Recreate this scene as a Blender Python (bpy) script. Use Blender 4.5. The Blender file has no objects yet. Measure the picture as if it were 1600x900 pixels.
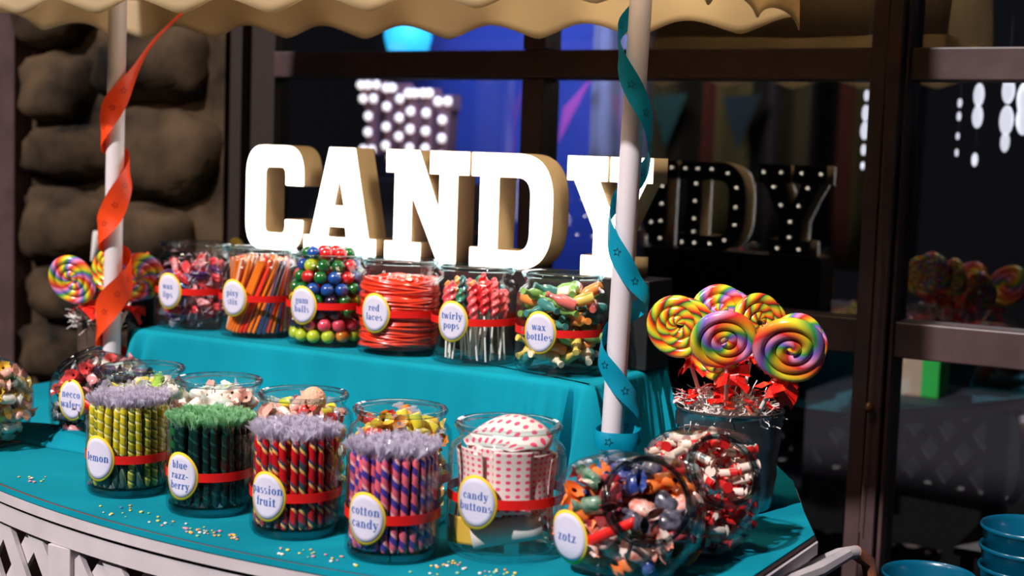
import bpy, math, random
from math import pi, sin, cos, sqrt, atan2
from mathutils import Vector, Matrix, Euler
C = bpy.context.scene.collection
sc = bpy.context.scene
# ------------------------------------------------------------------ camera, world, lights
PITCH, ROLL, FPX = math.radians(5.4), 0.035, 2222.0
f0 = Vector((-.5, .8660254, 0)); r0 = Vector((.8660254, .5, 0)); zz = Vector((0, 0, 1))
fw = f0*cos(PITCH) - zz*sin(PITCH); u0 = r0.cross(fw)
rt = r0*cos(ROLL) + u0*sin(ROLL); up = -r0*sin(ROLL) + u0*cos(ROLL)
cd = bpy.data.cameras.new('camera'); cam = bpy.data.objects.new('camera', cd); C.objects.link(cam)
cam.matrix_world = Matrix(((rt.x, up.x, -fw.x, 1.88), (rt.y, up.y, -fw.y, -2.45), (rt.z, up.z, -fw.z, 1.50), (0, 0, 0, 1)))
cd.sensor_width = 36; cd.lens = FPX*36/1600; cd.clip_end = 100
cd.dof.use_dof = True; cd.dof.focus_distance = 2.65; cd.dof.aperture_fstop = 2.6
sc.camera = cam
sc.view_settings.view_transform = 'Standard'; sc.view_settings.look = 'None'
sc.view_settings.gamma = 1; sc.view_settings.exposure = 0.0; sc.view_settings.use_curve_mapping = False
sc.cycles.transparent_max_bounces = 64; sc.cycles.max_bounces = 10
sc.cycles.caustics_reflective = False; sc.cycles.caustics_refractive = False
sc.cycles.sample_clamp_indirect = 4
w = bpy.data.worlds.new('night'); sc.world = w; w.use_nodes = True
w.node_tree.nodes['Background'].inputs[0].default_value = (.16, .15, .19, 1)
w.node_tree.nodes['Background'].inputs[1].default_value = .16
def light(name, typ, loc, energy, color, size=.5, aim=None, spot=None):
    d = bpy.data.lights.new(name, typ); d.energy = energy; d.color = color
    if typ == 'AREA': d.size = size
    elif typ == 'SUN': d.angle = size
    else: d.shadow_soft_size = size
    if spot: d.spot_size = spot; d.spot_blend = .5
    o = bpy.data.objects.new(name, d); C.objects.link(o); o.location = loc
    if aim is not None: o.rotation_euler = (Vector(aim)-Vector(loc)).to_track_quat('-Z', 'Y').to_euler()
    return o
light('sun', 'SUN', (-.4, -4, 4), 4.7, (1, .95, .94), .03, aim=(.2, 0, .2))
light('fill_overhead_warm', 'AREA', (-1.2, -2.2, 3.0), 26, (1, .78, .6), .5, aim=(0, 0, 1))  # added warm fill, gives the jar glass a highlight to mirror
light('lamp_interior_blue', 'AREA', (-1.4, 2.5, 2.3), 22, (.42, .55, 1), .5, aim=(-1.6, 3.6, 1.3))
light('fill_under_awning', 'AREA', (.72, -.1, 2.2), 9, (1, .82, .6), .25, aim=(.1, .3, 1.3))  # unseen added fill that brightens the back valance and letter sides
light('lamp_interior_dim', 'POINT', (.9, 3.0, 2.2), 5, (1, .85, .75), .1)
light('fill_booth', 'AREA', (-1.8, -3.2, 2.7), 45, (1, .9, .7), .6, aim=(-2.0, -4.4, 1.6))  # added fill so the mirrored curtain does not go dark
# ------------------------------------------------------------------ materials
MATS = {}
def newmat(name):
    m = bpy.data.materials.new(name); m.use_nodes = True; m.node_tree.nodes.clear(); return m, m.node_tree
def mat(name, col, rough=.5, metal=0, spec=.5, emit=None, es=1, coat=0, noise=0, nscale=8, bump=0, sss=0, ncol=None, transl=0):
    if name in MATS: return MATS[name]
    m, t = newmat(name); N, L = t.nodes, t.links
    out = N.new('ShaderNodeOutputMaterial'); p = N.new('ShaderNodeBsdfPrincipled')
    p.inputs['Base Color'].default_value = (*col, 1); p.inputs['Roughness'].default_value = rough
    p.inputs['Metallic'].default_value = metal; p.inputs['Specular IOR Level'].default_value = spec
    p.inputs['Coat Weight'].default_value = coat; p.inputs['Coat Roughness'].default_value = .08
    if emit: p.inputs['Emission Color'].default_value = (*emit, 1); p.inputs['Emission Strength'].default_value = es
    if noise or bump:
        tc = N.new('ShaderNodeTexCoord'); nz = N.new('ShaderNodeTexNoise'); nz.inputs['Scale'].default_value = nscale
        nz.inputs['Detail'].default_value = 4; L.new(tc.outputs['Object'], nz.inputs['Vector'])
        if noise:
            rp = N.new('ShaderNodeValToRGB'); c2 = ncol or tuple(max(0, c*(1-noise)) for c in col)
            rp.color_ramp.elements[0].color = (*c2, 1); rp.color_ramp.elements[1].color = (*col, 1)
            rp.color_ramp.elements[0].position = .35; rp.color_ramp.elements[1].position = .65
            L.new(nz.outputs['Fac'], rp.inputs[0]); L.new(rp.outputs[0], p.inputs['Base Color'])
        if bump:
            b = N.new('ShaderNodeBump'); b.inputs['Strength'].default_value = bump; b.inputs['Distance'].default_value = .01
            L.new(nz.outputs['Fac'], b.inputs['Height']); L.new(b.outputs[0], p.inputs['Normal'])
    if transl:
        tr = N.new('ShaderNodeBsdfTranslucent'); tr.inputs[0].default_value = (*col, 1)
        mx = N.new('ShaderNodeMixShader'); mx.inputs[0].default_value = transl
        L.new(p.outputs[0], mx.inputs[1]); L.new(tr.outputs[0], mx.inputs[2]); L.new(mx.outputs[0], out.inputs[0])
    else: L.new(p.outputs[0], out.inputs[0])
    MATS[name] = m; return m
def clearmat(name, tint, edge, gloss=1.0, base=.02, rough=.02, power=3.0, body=None, bodyw=0):
    """thin clear sheet: passes light straight, gets denser towards grazing angles, mirrors by Fresnel"""
    m, t = newmat(name); N, L = t.nodes, t.links
    out = N.new('ShaderNodeOutputMaterial'); tr = N.new('ShaderNodeBsdfTransparent'); gl = N.new('ShaderNodeBsdfGlossy')
    gl.inputs['Roughness'].default_value = rough
    lw = N.new('ShaderNodeLayerWeight'); lw.inputs[0].default_value = .5
    pw = N.new('ShaderNodeMath'); pw.operation = 'POWER'; pw.inputs[1].default_value = power; L.new(lw.outputs['Facing'], pw.inputs[0])
    mc = N.new('ShaderNodeMix'); mc.data_type = 'RGBA'; mc.inputs['A'].default_value = (*tint, 1); mc.inputs['B'].default_value = (*edge, 1)
    L.new(pw.outputs[0], mc.inputs['Factor']); L.new(mc.outputs['Result'], tr.inputs[0])
    fr = N.new('ShaderNodeMath'); fr.operation = 'POWER'; fr.inputs[1].default_value = 4.5; L.new(lw.outputs['Facing'], fr.inputs[0])
    ml = N.new('ShaderNodeMath'); ml.operation = 'MULTIPLY_ADD'; ml.inputs[1].default_value = gloss; ml.inputs[2].default_value = base; ml.use_clamp = True
    L.new(fr.outputs[0], ml.inputs[0])
    mx = N.new('ShaderNodeMixShader'); L.new(ml.outputs[0], mx.inputs[0]); L.new(tr.outputs[0], mx.inputs[1]); L.new(gl.outputs[0], mx.inputs[2])
    last = mx
    if bodyw:
        df = N.new('ShaderNodeBsdfDiffuse'); df.inputs[0].default_value = (*body, 1)
        m2 = N.new('ShaderNodeMixShader'); m2.inputs[0].default_value = bodyw
        L.new(mx.outputs[0], m2.inputs[1]); L.new(df.outputs[0], m2.inputs[2]); last = m2
    L.new(last.outputs[0], out.inputs[0]); MATS[name] = m; return m
def stripemat(name, cols, n=1, k=60, mode='twist', rough=.25, coat=.3):
    """spiral stripes: 'twist' about local z, 'polar' in the local xz plane, 'uv' along a rope"""
    m, t = newmat(name); N, L = t.nodes, t.links
    def M(op, a, b=None, c=None):
        q = N.new('ShaderNodeMath'); q.operation = op
        for i, v in enumerate((a, b, c)):
            if v is None: continue
            if isinstance(v, (int, float)): q.inputs[i].default_value = v
            else: L.new(v, q.inputs[i])
        return q.outputs[0]
    tc = N.new('ShaderNodeTexCoord'); sp = N.new('ShaderNodeSeparateXYZ')
    L.new(tc.outputs['UV' if mode == 'uv' else 'Object'], sp.inputs[0])
    x, y, z = sp.outputs
    if mode == 'uv': v = M('ADD', M('MULTIPLY', x, k), M('MULTIPLY', y, n))
    elif mode == 'twist': v = M('ADD', M('MULTIPLY', M('ARCTAN2', y, x), n/(2*pi)), M('MULTIPLY', z, k))
    else:
        r = M('SQRT', M('ADD', M('MULTIPLY', x, x), M('MULTIPLY', z, z)))
        v = M('ADD', M('MULTIPLY', M('ARCTAN2', z, x), n/(2*pi)), M('MULTIPLY', r, k))
    fr = M('FRACT', M('ADD', v, 100.0))
    rp = N.new('ShaderNodeValToRGB'); L.new(fr, rp.inputs[0]); cr = rp.color_ramp
    cr.interpolation = 'CONSTANT' if len(cols) < 5 else 'LINEAR'
    tot = sum(c[1] for c in cols); pos = 0
    for i, (c, wd) in enumerate(cols):
        e = cr.elements[i] if i < 2 else cr.elements.new(min(.999, pos/tot))
        e.position = pos/tot; e.color = (*c, 1); pos += wd
    if cr.interpolation == 'LINEAR': e = cr.elements.new(1.0); e.color = (*cols[0][0], 1)
    p = N.new('ShaderNodeBsdfPrincipled'); p.inputs['Roughness'].default_value = rough; p.inputs['Coat Weight'].default_value = coat
    L.new(rp.outputs[0], p.inputs['Base Color']); out = N.new('ShaderNodeOutputMaterial'); L.new(p.outputs[0], out.inputs[0])
    MATS[name] = m; return m
def dotmat(name, base, dot, nu, nv, rad=.3):
    m, t = newmat(name); N, L = t.nodes, t.links
    tc = N.new('ShaderNodeTexCoord'); mp = N.new('ShaderNodeMapping'); mp.inputs['Scale'].default_value = (nu, nv, 1)
    L.new(tc.outputs['UV'], mp.inputs[0])
    f = N.new('ShaderNodeVectorMath'); f.operation = 'FRACTION'; L.new(mp.outputs[0], f.inputs[0])
    s = N.new('ShaderNodeVectorMath'); s.operation = 'DISTANCE'; s.inputs[1].default_value = (.5, .5, 0); L.new(f.outputs[0], s.inputs[0])
    lt = N.new('ShaderNodeMath'); lt.operation = 'LESS_THAN'; lt.inputs[1].default_value = rad; L.new(s.outputs['Value'], lt.inputs[0])
    mc = N.new('ShaderNodeMix'); mc.data_type = 'RGBA'; mc.inputs['A'].default_value = (*base, 1); mc.inputs['B'].default_value = (*dot, 1)
    L.new(lt.outputs[0], mc.inputs['Factor']); p = N.new('ShaderNodeBsdfPrincipled'); p.inputs['Roughness'].default_value = .6
    L.new(mc.outputs['Result'], p.inputs['Base Color']); out = N.new('ShaderNodeOutputMaterial'); L.new(p.outputs[0], out.inputs[0])
    MATS[name] = m; return m
TEAL = mat('teal_cloth', (.0, .26, .355), .85, spec=.15, noise=.16, nscale=5, bump=.25)
WHITE = mat('white_paint', (.56, .50, .53), .45, noise=.12, nscale=14)
POLE = mat('pole_paint', (.66, .60, .64), .35, noise=.06, nscale=10)
TRIM = mat('red_brown_edge', (.22, .075, .05), .5)
FRAME = mat('dark_wood_frame', (.075, .040, .042), .45, noise=.3, nscale=12)
BLACK = mat('black_paint', (.006, .006, .007), .5)
CANVAS = mat('beige_canvas', (.78, .64, .42), .9, spec=.1, noise=.08, nscale=7, transl=.6)
KRAFT = mat('kraft_card', (.62, .46, .26), .8, spec=.2, noise=.12, nscale=9)
LIT = mat('lit_letter_face', (.9, .9, .9), .5, emit=(1, .96, .92), es=5)
BULB = mat('warm_bulb', (1, .9, .7), .3, emit=(1, .86, .68), es=6)
GLASS = clearmat('jar_glass', (.99, .995, .995), (.55, .70, .72), gloss=.7, base=.022, power=4.0)
THICK = clearmat('thick_glass', (.80, .92, .93), (.20, .42, .46), gloss=1.0, base=.04)
FOOT = clearmat('dark_glass_foot', (.42, .66, .70), (.03, .10, .12), gloss=1.0, base=.06, power=1.5)
LIP = clearmat('jar_mouth_glass', (.45, .55, .58), (.05, .10, .12), gloss=1.0, base=.10, power=1.5)
PANE = clearmat('window_glass', (.90, .92, .95), (.7, .75, .8), gloss=.8, base=.11, rough=.0)
CELLO = clearmat('clear_cellophane', (.95, .94, .98), (.75, .73, .82), gloss=.8, base=.14, rough=.15, body=(.85, .78, .92), bodyw=.27)
CELLOG = clearmat('green_cellophane', (.8, .93, .82), (.5, .7, .5), gloss=1.2, base=.15, rough=.12, body=(.42, .78, .45), bodyw=.32)
REDCELLO = mat('red_cellophane', (.75, .015, .01), .15, coat=.6, spec=.8)
RED = mat('red_ribbon', (.70, .010, .008), .4, spec=.5)
LABELW = mat('label_paper', (.60, .565, .70), .7, spec=.2)
LABELY = mat('label_yellow', (.80, .55, .04), .7, spec=.2)
INK = mat('blue_ink', (.02, .10, .38), .6)
GALV = mat('galvanised_metal', (.24, .29, .32), .25, metal=.9, noise=.35, nscale=22)
SHRED = mat('white_shred', (.75, .68, .66), .6)
STICK = mat('paper_stick', (.80, .76, .70), .6)
# ------------------------------------------------------------------ mesh helpers
class MB:
    def __init__(s): s.v = []; s.f = []; s.m = []; s.uv = []
    def add(s, vs, fs, mi=0, uvs=None):
        o = len(s.v); s.v += [tuple(v) for v in vs]
        for i, f in enumerate(fs):
            s.f.append(tuple(a+o for a in f)); s.m.append(mi); s.uv.append(uvs[i] if uvs else None)
        return s
    def box(s, x0, x1, y0, y1, z0, z1, mi=0, mx=None, bev=0):
        vs = [Vector(p) for p in ((x0,y0,z0),(x1,y0,z0),(x1,y1,z0),(x0,y1,z0),(x0,y0,z1),(x1,y0,z1),(x1,y1,z1),(x0,y1,z1))]
        if mx is not None: vs = [mx @ v for v in vs]
        return s.add(vs, [(0,3,2,1),(4,5,6,7),(0,1,5,4),(1,2,6,5),(2,3,7,6),(3,0,4,7)], mi)
    def lathe(s, prof, n=40, mi=0, center=(0,0,0), close=False, mx=None):
        vs = []; P = len(prof)
        for i in range(n):
            a = 2*pi*i/n
            for r, z in prof:
                v = Vector((r*cos(a)+center[0], r*sin(a)+center[1], z+center[2])); vs.append(mx @ v if mx is not None else v)
        fs = []; Q = P if close else P-1
        for i in range(n):
            j = (i+1) % n
            for k in range(Q):
                k2 = (k+1) % P; fs.append((i*P+k, j*P+k, j*P+k2, i*P+k2))
        return s.add(vs, fs, mi)
    def tube(s, pts, rad, n=8, mi=0, cap=True, closed=False, uv=False):
        pts = [Vector(p) for p in pts]; K = len(pts); R = rad if isinstance(rad, (list, tuple)) else [rad]*K
        vs = []; prev = None
        for i, p in enumerate(pts):
            t = (pts[(i+1) % K]-pts[i-1]) if closed else (pts[min(i+1, K-1)]-pts[max(i-1, 0)])
            t = t.normalized() if t.length > 1e-9 else Vector((0,0,1))
            if prev is None: a = t.orthogonal().normalized()
            else:
                a = prev - t*prev.dot(t); a = a.normalized() if a.length > 1e-6 else t.orthogonal().normalized()
            prev = a; b = t.cross(a)
            for j in range(n): vs.append(p + (a*cos(2*pi*j/n)+b*sin(2*pi*j/n))*R[i])
        fs = []; uvs = []
        for i in range(K if closed else K-1):
            i2 = (i+1) % K
            for j in range(n):
                j2 = (j+1) % n; fs.append((i*n+j, i*n+j2, i2*n+j2, i2*n+j))
                uvs.append(((i/(K-1), j/n), (i/(K-1), (j+1)/n), ((i+1)/(K-1), (j+1)/n), ((i+1)/(K-1), j/n)))
        if cap and not closed:
            fs.append(tuple(range(n-1, -1, -1))); fs.append(tuple(range((K-1)*n, K*n)))
            uvs.append([(0, j/n) for j in range(n)]); uvs.append([(1, j/n) for j in range(n)])
        return s.add(vs, fs, mi, uvs if uv else None)
    def ball(s, c, r, mi=0, nu=14, nv=8, sx=1, sy=1, sz=1):
        vs = [(c[0], c[1], c[2]-r*sz)]
        for k in range(1, nv):
            ph = -pi/2+pi*k/nv
            for i in range(nu):
                a = 2*pi*i/nu; vs.append((c[0]+r*sx*cos(ph)*cos(a), c[1]+r*sy*cos(ph)*sin(a), c[2]+r*sz*sin(ph)))
        vs.append((c[0], c[1], c[2]+r*sz)); fs = []
        for i in range(nu):
            j = (i+1) % nu; fs.append((0, 1+j, 1+i)); fs.append((len(vs)-1, 1+(nv-2)*nu+i, 1+(nv-2)*nu+j))
            for k in range(nv-2): a = 1+k*nu; fs.append((a+i, a+j, a+nu+j, a+nu+i))
        return s.add(vs, fs, mi)
    def sheet(s, fn, nu, nv, mi=0, uvfn=None):
        vs = [fn(i/nu, j/nv) for i in range(nu+1) for j in range(nv+1)]; fs = []; uvs = []
        for i in range(nu):
            for j in range(nv):
                a = i*(nv+1)+j; fs.append((a, a+nv+1, a+nv+2, a+1))
                uvs.append(((i/nu, j/nv), ((i+1)/nu, j/nv), ((i+1)/nu, (j+1)/nv), (i/nu, (j+1)/nv)))
        return s.add(vs, fs, mi, uvs)
    def mesh(s, name, mats, smooth=True, angle=.7):
        me = bpy.data.meshes.new(name); me.from_pydata(s.v, [], s.f)
        for m in (mats if isinstance(mats, (list, tuple)) else [mats]): me.materials.append(m)
        me.polygons.foreach_set('material_index', s.m)
        if any(u for u in s.uv):
            ul = me.uv_layers.new(name='UVMap'); k = 0
            for f, u in zip(s.f, s.uv):
                for q in range(len(f)):
                    ul.data[k].uv = u[q] if u else (0, 0); k += 1
        if smooth:
            me.polygons.foreach_set('use_smooth', [True]*len(s.f)); me.set_sharp_from_angle(angle=angle)
        me.update(); return me
    def build(s, name, mats, parent=None, loc=None, rot=None, smooth=True, angle=.7, solid=0, bevel=0):
        o = bpy.data.objects.new(name, s.mesh(name, mats, smooth, angle)); C.objects.link(o)
        if parent: o.parent = parent
        if loc: o.location = loc
        if rot: o.rotation_euler = rot
        if solid: q = o.modifiers.new('solid', 'SOLIDIFY'); q.thickness = solid; q.offset = 0
        if bevel: q = o.modifiers.new('bevel', 'BEVEL'); q.width = bevel; q.segments = 2; q.limit_method = 'ANGLE'
        return o
def tag(o, label=None, cat=None, group=None, kind=None):
    if label: o['label'] = label
    if cat: o['category'] = cat
    if group: o['group'] = group
    if kind: o['kind'] = kind
    return o
def thing(name, label, cat, loc=(0,0,0), rot=(0,0,0), group=None):
    o = bpy.data.objects.new(name, None); C.objects.link(o); o.location = loc; o.rotation_euler = rot; o.empty_display_size = .02
    return tag(o, label, cat, group)
def struct(mb, name, mats, **k): o = mb.build(name, mats, **k); o['kind'] = 'structure'; return o
def dup(o, loc, rot=None, label=None, mats=None, scale=None):
    r = o.copy(); C.objects.link(r); r.location = loc
    if rot is not None: r.rotation_euler = rot
    if label: r['label'] = label
    if scale: r.scale = (scale,)*3
    for ch in o.children:
        c = ch.copy(); C.objects.link(c); c.parent = r
    return r
def variants(mb, name, mats_list):
    base = mb.mesh(name, mats_list[0]); out = [base]
    for ms in mats_list[1:]:
        m = base.copy(); m.materials.clear()
        for q in (ms if isinstance(ms, (list, tuple)) else [ms]): m.materials.append(q)
        out.append(m)
    return out
def put(name, me, loc, rot, label, cat, group, scale=None):
    o = bpy.data.objects.new(name, me); C.objects.link(o); o.location = loc; o.rotation_euler = rot
    if scale: o.scale = (scale,)*3
    return tag(o, label, cat, group)
# ------------------------------------------------------------------ the setting
TZ, RZ, WY = .85, 1.05, .90
b = MB(); b.add([(-7,-7,0),(7,-7,0),(7,7,0),(-7,7,0)], [(0,1,2,3)])
struct(b, 'floor', mat('dark_paving', (.010, .010, .013), .9, spec=.08, noise=.4, nscale=3, bump=.2))
def frame_bar(i, x0, x1, z0, z1, y0=WY-.035, y1=WY+.06, m=FRAME):
    b = MB(); b.box(x0, x1, y0, y1, z0, z1); return struct(b, 'trim_%d' % i, m, bevel=.004, smooth=False)
bars = [(-.875, .915, 1.700, 1.775), (1.0, 3.2, 1.700, 1.775), (-.875, .915, 1.055, 1.140), (1.0, 3.2, 1.055, 1.140), (-.875, .915, .06, .16), (1.0, 3.2, .06, .16)]
for i, q in enumerate(bars): frame_bar(i+1, *q)
frame_bar(7, -.026, .040, .141, 1.699, WY-.036, WY+.058); frame_bar(13, -.026, .040, 1.776, 2.7, WY-.036, WY+.058)
b = MB(); b.box(.915, .952, WY-.05, WY+.07, 0, 2.7); b.box(.958, .990, WY-.065, WY+.07, 0, 2.7); b.box(.994, 1.004, WY-.045, WY+.06, 0, 2.7)
struct(b, 'trim_8', FRAME, bevel=.003, smooth=False)
b = MB(); b.box(-1.03, -.985, WY-.05, WY+.06, 0, 2.7); b.box(-.985, -.93, WY-.01, WY+.05, 0, 2.7); b.box(-.925, -.875, WY-.03, WY+.05, 0, 2.7)
struct(b, 'trim_9', mat('shaded_frame', (.02, .012, .010), .5), bevel=.003, smooth=False)  # darker copy of the frame colour, awning shade painted in
frame_bar(10, -1.985, -1.89, 0, 2.7, WY-.12, WY+.05)
frame_bar(11, -3.2, 3.2, 2.6, 2.75)
frame_bar(12, 2.25, 2.33, 0, 2.7)
def pane(i, x0, x1, z0, z1):
    b = MB(); b.box(x0, x1, WY+.008, WY+.012, z0, z1); b.v = [(a, c+.0045*(z-1.4), z) for a, c, z in b.v]; return struct(b, 'window_%d' % i, PANE, smooth=False)
k = 1
for (x0, x1) in ((-.875, -.026), (.04, .915), (1.004, 2.25)):
    for (z0, z1) in ((.16, 1.055), (1.14, 1.70), (1.775, 2.6)):
        pane(k, x0, x1, z0, z1); k += 1
# black wall far left beyond the thin post, and the room behind the glass
b = MB(); b.box(-5, -1.985, WY+.02, WY+.08, 0, 2.7); struct(b, 'wall_left', mat('night_blue_wall', (.003, .005, .012), .9, spec=.05))
b = MB(); b.box(-5, 6, 5.6, 5.7, 0, 3.2); struct(b, 'wall_back', mat('room_wall', (.012, .011, .014), .8))
b = MB(); b.box(-5, 6, WY+.1, 5.6, 2.9, 3.0); struct(b, 'ceiling', mat('room_ceiling', (.01, .01, .012), .8))
# stone pillar built of boulders
random.seed(4)
b = MB()
def boulder(cx, cy, cz, sx, sy, sz, seed):
    rnd = random.Random(seed); ph = [rnd.uniform(0, 6.28) for _ in range(9)]
    o = MB(); o.ball((0, 0, 0), 1, nu=28, nv=18)
    vs = []
    for v in o.v:
        v = Vector(v); x, y, z = v
        q = lambda a: math.copysign(abs(a)**.72, a)
        d = 1+.07*sin(3*x+ph[0])*cos(4*z+ph[1])+.05*sin(6*y+5*z+ph[2])+.03*sin(11*x+7*z+ph[3])+.015*sin(19*z+17*x+ph[4])
        vs.append((cx+q(x)*sx*d, cy+q(y)*sy*d, cz+q(z)*sz*d))
    b.add(vs, o.f)
stones = [(-1.73, 1.66, .165, .125), (-1.68, 1.455, .21, .10), (-1.70, 1.215, .195, .13), (-1.62, 1.0, .24, .10), (-1.72, .80, .17, .11), (-1.66, .58, .22, .12), (-1.7, .34, .2, .13), (-1.65, .1, .22, .12),
          (-1.33, 1.74, .25, .13), (-1.27, 1.46, .23, .15), (-1.34, 1.2, .2, .12), (-1.22, 1.0, .2, .10), (-1.35, .78, .22, .12), (-1.25, .54, .21, .12), (-1.33, .3, .22, .13), (-1.28, .08, .2, .1),
          (-1.75, 1.93, .2, .14), (-1.35, 2.0, .25, .13), (-1.7, 2.2, .2, .13), (-1.3, 2.26, .22, .13), (-1.5, 2.48, .4, .12)]
for i, (x, z, sx, sz) in enumerate(stones): boulder(x, WY-.02, z, sx*.98, .14, sz*.98, i)
b.box(-1.87, -1.04, WY-.06, WY+.06, 0, 2.7)
STONE = mat('brown_stone', (.075, .045, .024), .9, spec=.2, noise=.92, nscale=4.5, bump=.9)
struct(b, 'wall_stone', STONE, angle=1.4)
# ------------------------------------------------------------------ cart
cart = thing('candy_cart', 'white lattice-fronted candy cart with two white posts and a beige scalloped awning', 'cart', (0, 0, 0))
def edgeY(x):  # curved front of the table
    return -.727+(x-.33)**2/4.4
XL, XR, YB = -1.06, 1.13, .60
def outline(off=0, n=40):
    pts = []
    x0, x1 = XL+off, XR-off
    for i in range(n+1):
        x = x0+(x1-x0)*i/n; y = edgeY(x)+off
        if x > .93: y += 1.8*(x-.93)**2*2
        if x < -.85: y += 1.8*(x+.85)**2*2
        pts.append((x, y))
    pts += [(x1, -.05), (x1-.07, .10), (x1-.17, .33), (x1-.34, YB-off), (x0+.2, YB-off), (x0, YB-.25)]
    return pts
def slab(mb, off, z0, z1, mi=0):
    p = outline(off); n = len(p); vs = [(x, y, z0) for x, y in p]+[(x, y, z1) for x, y in p]
    mb.add(vs, [tuple(range(n-1, -1, -1)), tuple(range(n, 2*n))]+[(i, (i+1) % n, n+(i+1) % n, n+i) for i in range(n)], mi)
b = MB(); slab(b, .004, TZ-.012, TZ-.0035, 1); slab(b, -.004, TZ-.034, TZ-.0125, 0)
b.build('tabletop', [WHITE, TRIM], cart, smooth=False)
b = MB(); slab(b, .004, TZ-.040, TZ-.0345, 0); b.build('edge_trim', BLACK, cart, smooth=False)
# front frame: rails, posts and lattice following the curve
def bar(mb, x0, z0, x1, z1, wd, off, th=.014, mi=0):
    """flat strip on the curved front from (x0,z0) to (x1,z1)"""
    n = max(2, int(abs(x1-x0)/.05)); d = Vector((x1-x0, 0, z1-z0)).normalized(); nv = Vector((-d.z, 0, d.x))*wd/2
    ring = []
    for i in range(n+1):
        t = i/n; x = x0+(x1-x0)*t; z = z0+(z1-z0)*t
        for s_, o_ in ((-1, 0), (1, 0), (1, th), (-1, th)):
            px = x+nv.x*s_; ring.append((px, edgeY(px)+off+o_, z+nv.z*s_))
    fs = [(0, 3, 2, 1), tuple(4*n+q for q in (0, 1, 2, 3))]
    for i in range(n):
        for q in range(4):
            q2 = (q+1) % 4; fs.append((i*4+q, i*4+q2, i*4+4+q2, i*4+4+q))
    mb.add(ring, fs, mi)
posts = [-.915+.335*i for i in range(7)]
posts = [-1.02, -.72, -.41, -.055, .265, .60, .95]
b = MB(); bar(b, -1.04, TZ-.060, 1.0, TZ-.060, .036, .006, .03); bar(b, -1.04, .40, 1.0, .40, .06, .006, .03)
b.build('front_rail', WHITE, cart, smooth=False)
for i, x in enumerate(posts):
    b = MB(); y = edgeY(x)
    wd = .058 if i != 4 else .075
    b.box(x-wd/2, x+wd/2 - (.001 if i != 4 else .036), y+.0035, y+.045, .30, TZ-.079)
    if i == 4: b.box(x+.0035, x+wd/2, y+.0035, y+.045, .30, TZ-.079)
    b.build('post', WHITE, cart, smooth=False, bevel=.002)
for i in range(len(posts)-1):
    x0, x1 = posts[i]+.028, posts[i+1]-.028; zt, zb = TZ-.076, .42
    b = MB()
    for sgn, off in ((1, .018), (-1, .030)):
        c = -1.2
        while c < 1.6:
            # line x = xm + sgn*(zt - z) clipped to the panel
            xa, xb_ = x0+c, x0+c+sgn*(zt-zb)*.8
            pa, pb = (xa, zt), (xb_, zb)
            def clip(p, q):
                t0, t1 = 0., 1.; dx = q[0]-p[0]
                for lim, s_ in ((x0, 1), (x1, -1)):
                    fa, fb = (p[0]-lim)*s_, (q[0]-lim)*s_
                    if fa < 0 and fb < 0: return None
                    if fa < 0: t0 = max(t0, fa/(fa-fb))
                    if fb < 0: t1 = min(t1, fa/(fa-fb))
                if t1-t0 < .03: return None
                g = lambda t: (p[0]+dx*t, p[1]+(q[1]-p[1])*t)
                return g(t0), g(t1)
            r = clip(pa, pb)
            if r: bar(b, r[0][0], r[0][1], r[1][0], r[1][1], .040, off, .010)
            c += .118
    b.build('lattice_panel', WHITE, cart, smooth=False)
b = MB(); b.box(XL+.03, XL+.06, -.30, YB-.02, .30, TZ-.041); b.build('side_rail', WHITE, cart, smooth=False)
b = MB(); b.box(XR-.03, XR-.006, -.40, -.06, TZ-.065, TZ-.041); b.build('side_rail', WHITE, cart, smooth=False)
b = MB(); b.box(XL+.08, XR-.25, -.25, YB-.05, .28, .31); b.build('lower_shelf', TRIM, cart, smooth=False)
for (x, y) in ((XL+.1, -.2), (XR-.1, -.25), (XL+.1, YB-.1), (XR-.32, YB-.1)):
    b = MB(); b.box(x-.025, x+.025, y-.025, y+.025, 0, TZ-.041); b.build('leg', WHITE, cart, smooth=False)
# curved push handle at the right end
pts = [(XR-.018, -.20, .79), (1.115, -.12, .80), (1.13, -.02, .803), (1.145, .05, .806), (1.158, .11, .80), (1.172, .15, .775), (1.178, .165, .73), (1.176, .15, .68), (1.16, .11, .62), (1.14, .05, .58), (1.12, 0, .56)]
b = MB(); b.tube([Vector(p)+Vector((.0, -.01, -.01)) for p in pts], .0125, 12); hn = b.build('push_handle', WHITE, cart, angle=1.2)
b = MB(); b.tube([Vector(p)+Vector((.0, -.01, -.01)) for p in pts[4:8]], .0135, 12); b.build('handle_grip', mat('worn_wood', (.30, .10, .05), .5), hn, angle=1.2)
b = MB(); b.tube([(XR-.02, -.40, .815), (XR+.02, -.1, .80), (XR+.03, .04, .80)], [.012, .014, .012], 8); b.build('side_bar', WHITE, cart)
# awning posts
PXL, PXR = -.632, .712
for x, sx in ((PXL, 0.012), (PXR, .025)):
    b = MB(); b.tube([(x-sx*.6, 0, TZ+.004), (x, 0, 1.4), (x+sx*.55, 0, 1.93)], .0212, 20); b.build('awning_post', POLE, cart)
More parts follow.
